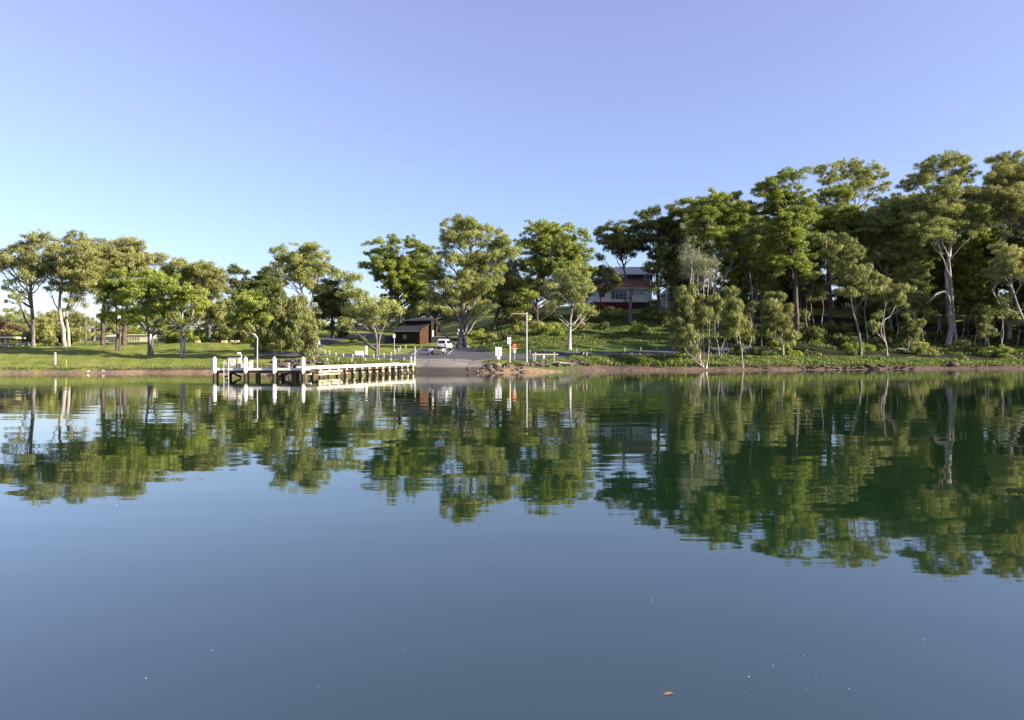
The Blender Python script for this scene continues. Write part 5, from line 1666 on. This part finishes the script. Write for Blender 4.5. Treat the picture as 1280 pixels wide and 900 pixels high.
# picnic shelter and tables
g = GP(4, 124.5)
r_ = empty('picnic_shelter', g, 'flat-roofed open picnic shelter at the left edge of the lawn', 'shelter')
k = 124.5 / F
zt = CAMZ + (H0 - 421) * k - g.z
MB().box(-20 * k, 17.5 * k, -2, 2.2, zt - .28, zt).build('roof', 'wall_cream', r_)
MB().box(-19.5 * k, 17 * k, -1.9, 2.1, zt - .42, zt - .283).build('roof_beam', 'roof_dark', r_)
for px in (1.3, 14.8, -13):
    for y_ in (-1.6, 1.8):
        MB().box((px - 4) * k - .09, (px - 4) * k + .09, y_ - .09, y_ + .09, -.3, zt - .423).build('post', 'post_timber' if y_ > 0 else 'weathered_white', r_)


def picnic(px, Y, lb, rz=0.0):
    g_ = GP(px, Y)
    q = empty('picnic_table', g_, lb, 'table', rz=rz)
    MB().box(-.95, .95, -.38, .38, .70, .76).build('tabletop', 'weathered_white', q)
    for s_ in (-1, 1):
        MB().box(-.95, .95, s_ * .68 - .14, s_ * .68 + .14, .41, .46).build('bench_seat', 'weathered_white', q)
        m_ = MB()
        m_.beam((s_ * .65, -.72, .0), (s_ * .65, -.25, .70), .07, .09).beam((s_ * .65, .72, .0), (s_ * .65, .25, .70), .07, .09).beam((s_ * .65, -.75, .38), (s_ * .65, .75, .38), .06, .06)
        m_.build('leg', 'post_timber', q)


picnic(6, 122.5, 'pale picnic table under the front of the flat-roofed shelter')
picnic(12, 121, 'pale picnic table just right of the one under the shelter')
picnic(35, 123, 'pale picnic table on open lawn near the first gum', R(8))
picnic(29, 126, 'pale picnic table half hidden left of the open-lawn table', R(-10))


# ------------------------------------------------------------------ birds, floating things
def gull(px, py, lb, rz, fly=False):
    if fly:
        loc = W(px, py, 210)
    else:
        loc = GY(px, py)
    q = empty('gull' if not fly else 'flying_bird', loc, lb, 'bird', rz=rz)
    m_ = MB()
    if not fly:
        m_.tube([(-.24, 0, .2), (-.12, 0, .2), (0, 0, .2), (.1, 0, .24), (.15, 0, .31), (.2, 0, .34), (.25, 0, .33)], [.012, .045, .075, .06, .035, .04, .01], 10)
        m_.build('body', 'feather_white', q, True)
        MB().tube([(-.27, 0, .215), (-.1, 0, .255), (.04, 0, .27)], [.01, .055, .02], 8).build('wings', 'feather_grey', q, True)
        MB().tube([(.245, 0, .33), (.30, 0, .318)], [.012, .004], 6).build('beak', 'beak', q)
        for s_ in (-1, 1):
            MB().tube([(0, s_ * .03, -.02), (0, s_ * .03, .15)], .008, 5).build('leg', 'beak', q)
        q.scale = (.85, .85, .85)
    else:
        m_.tube([(-.22, 0, 0), (-.1, 0, 0), (.05, 0, 0), (.16, 0, .01), (.22, 0, 0)], [.02, .05, .07, .045, .01], 8)
        m_.build('body', 'feather_grey', q, True)
        for s_ in (-1, 1):
            MB().add([(-.06, s_ * .05, .02), (.09, s_ * .05, .02), (.12, s_ * .3, .13), (.0, s_ * .62, .07), (-.05, s_ * .3, .12), (-.06, s_ * .05, .0), (.09, s_ * .05, .0), (.12, s_ * .3, .11), (.0, s_ * .62, .06), (-.05, s_ * .3, .10)],
                     [[0, 1, 2, 3, 4], [9, 8, 7, 6, 5], [0, 5, 6, 1], [1, 6, 7, 2], [2, 7, 8, 3], [3, 8, 9, 4], [4, 9, 5, 0]]).build('wing', 'feather_grey', q)


gull(110, 466.6, 'white gull on the sand, left of the pair at the left beach', R(10))
gull(129, 465.8, 'white gull on the sand, right of the pair at the left beach', R(170))
gull(492.5, 288.5, 'lower left of two distant birds flying above the bright-topped tree', R(20), True)
gull(501.6, 281, 'upper right of two distant birds flying above the bright-topped tree', R(50), True)

lf = MB()
for i in range(6):
    t_ = i / 5
    w_ = .012 * math.sin(PI * min(1, t_ * .95 + .05))
    lf.v += [(t_ * .07, -w_ - .004 * math.sin(5 * t_), .001 + .003 * t_), (t_ * .07, w_ - .004 * math.sin(5 * t_), .003 + .006 * math.sin(PI * t_)), (t_ * .07, -.004 * math.sin(5 * t_), .001)]
for i in range(5):
    a_ = i * 3
    lf.f += [[a_, a_ + 3, a_ + 5, a_ + 2], [a_ + 2, a_ + 5, a_ + 4, a_ + 1]]
o_ = lf.build('floating_leaf', 'leaf_litter_dry')
Yl = F * 2 / (868 - H0)
o_.location = ((828 - 640) / F * Yl, Yl, 0)
o_.rotation_euler = (0, 0, .1)
tag(o_, 'single curled brown leaf floating in the foreground water', 'leaf')
fl0 = None
for px, py, s in ((1156, 800, 1), (1004, 820, 1), (966, 832, .8), (936, 846, 1), (983, 811, .6), (1061, 861, .9), (1008, 862, .7), (931, 865, .7), (698, 696, 1.6), (146, 632, 1.5), (506, 666, 1.5), (265, 813, 1), (182, 848, 1), (398, 858, .7), (1083, 515, 4), (505, 812, .6), (478, 698, 1.2), (1020, 850, .5), (814, 750, 1)):
    Yf = F * 2 / (py - H0)
    if fl0 is None:
        m = MB()
        m.v = [(-.004, -.003, .002), (.004, -.004, .002), (.008, .001, .003), (.001, .006, .002), (-.006, .004, .003), (0, 0, .006)]
        m.f = [[0, 1, 5], [1, 2, 5], [2, 3, 5], [3, 4, 5], [4, 0, 5], [4, 3, 2, 1, 0]]
        fl0 = o_ = m.build('floating_fleck', 'feather_white')
        tag(o_, 'tiny white fleck floating on the calm water', 'debris', 'white flecks floating on the water')
    else:
        o_ = fl0.copy()
        COL.objects.link(o_)
    o_.location = ((px - 640) / F * Yf, Yf, 0)
    o_.scale = (s * .7, s * .7 * rnd.uniform(.5, 1), s * .5)
    o_.rotation_euler = (0, 0, rnd.uniform(0, 6))
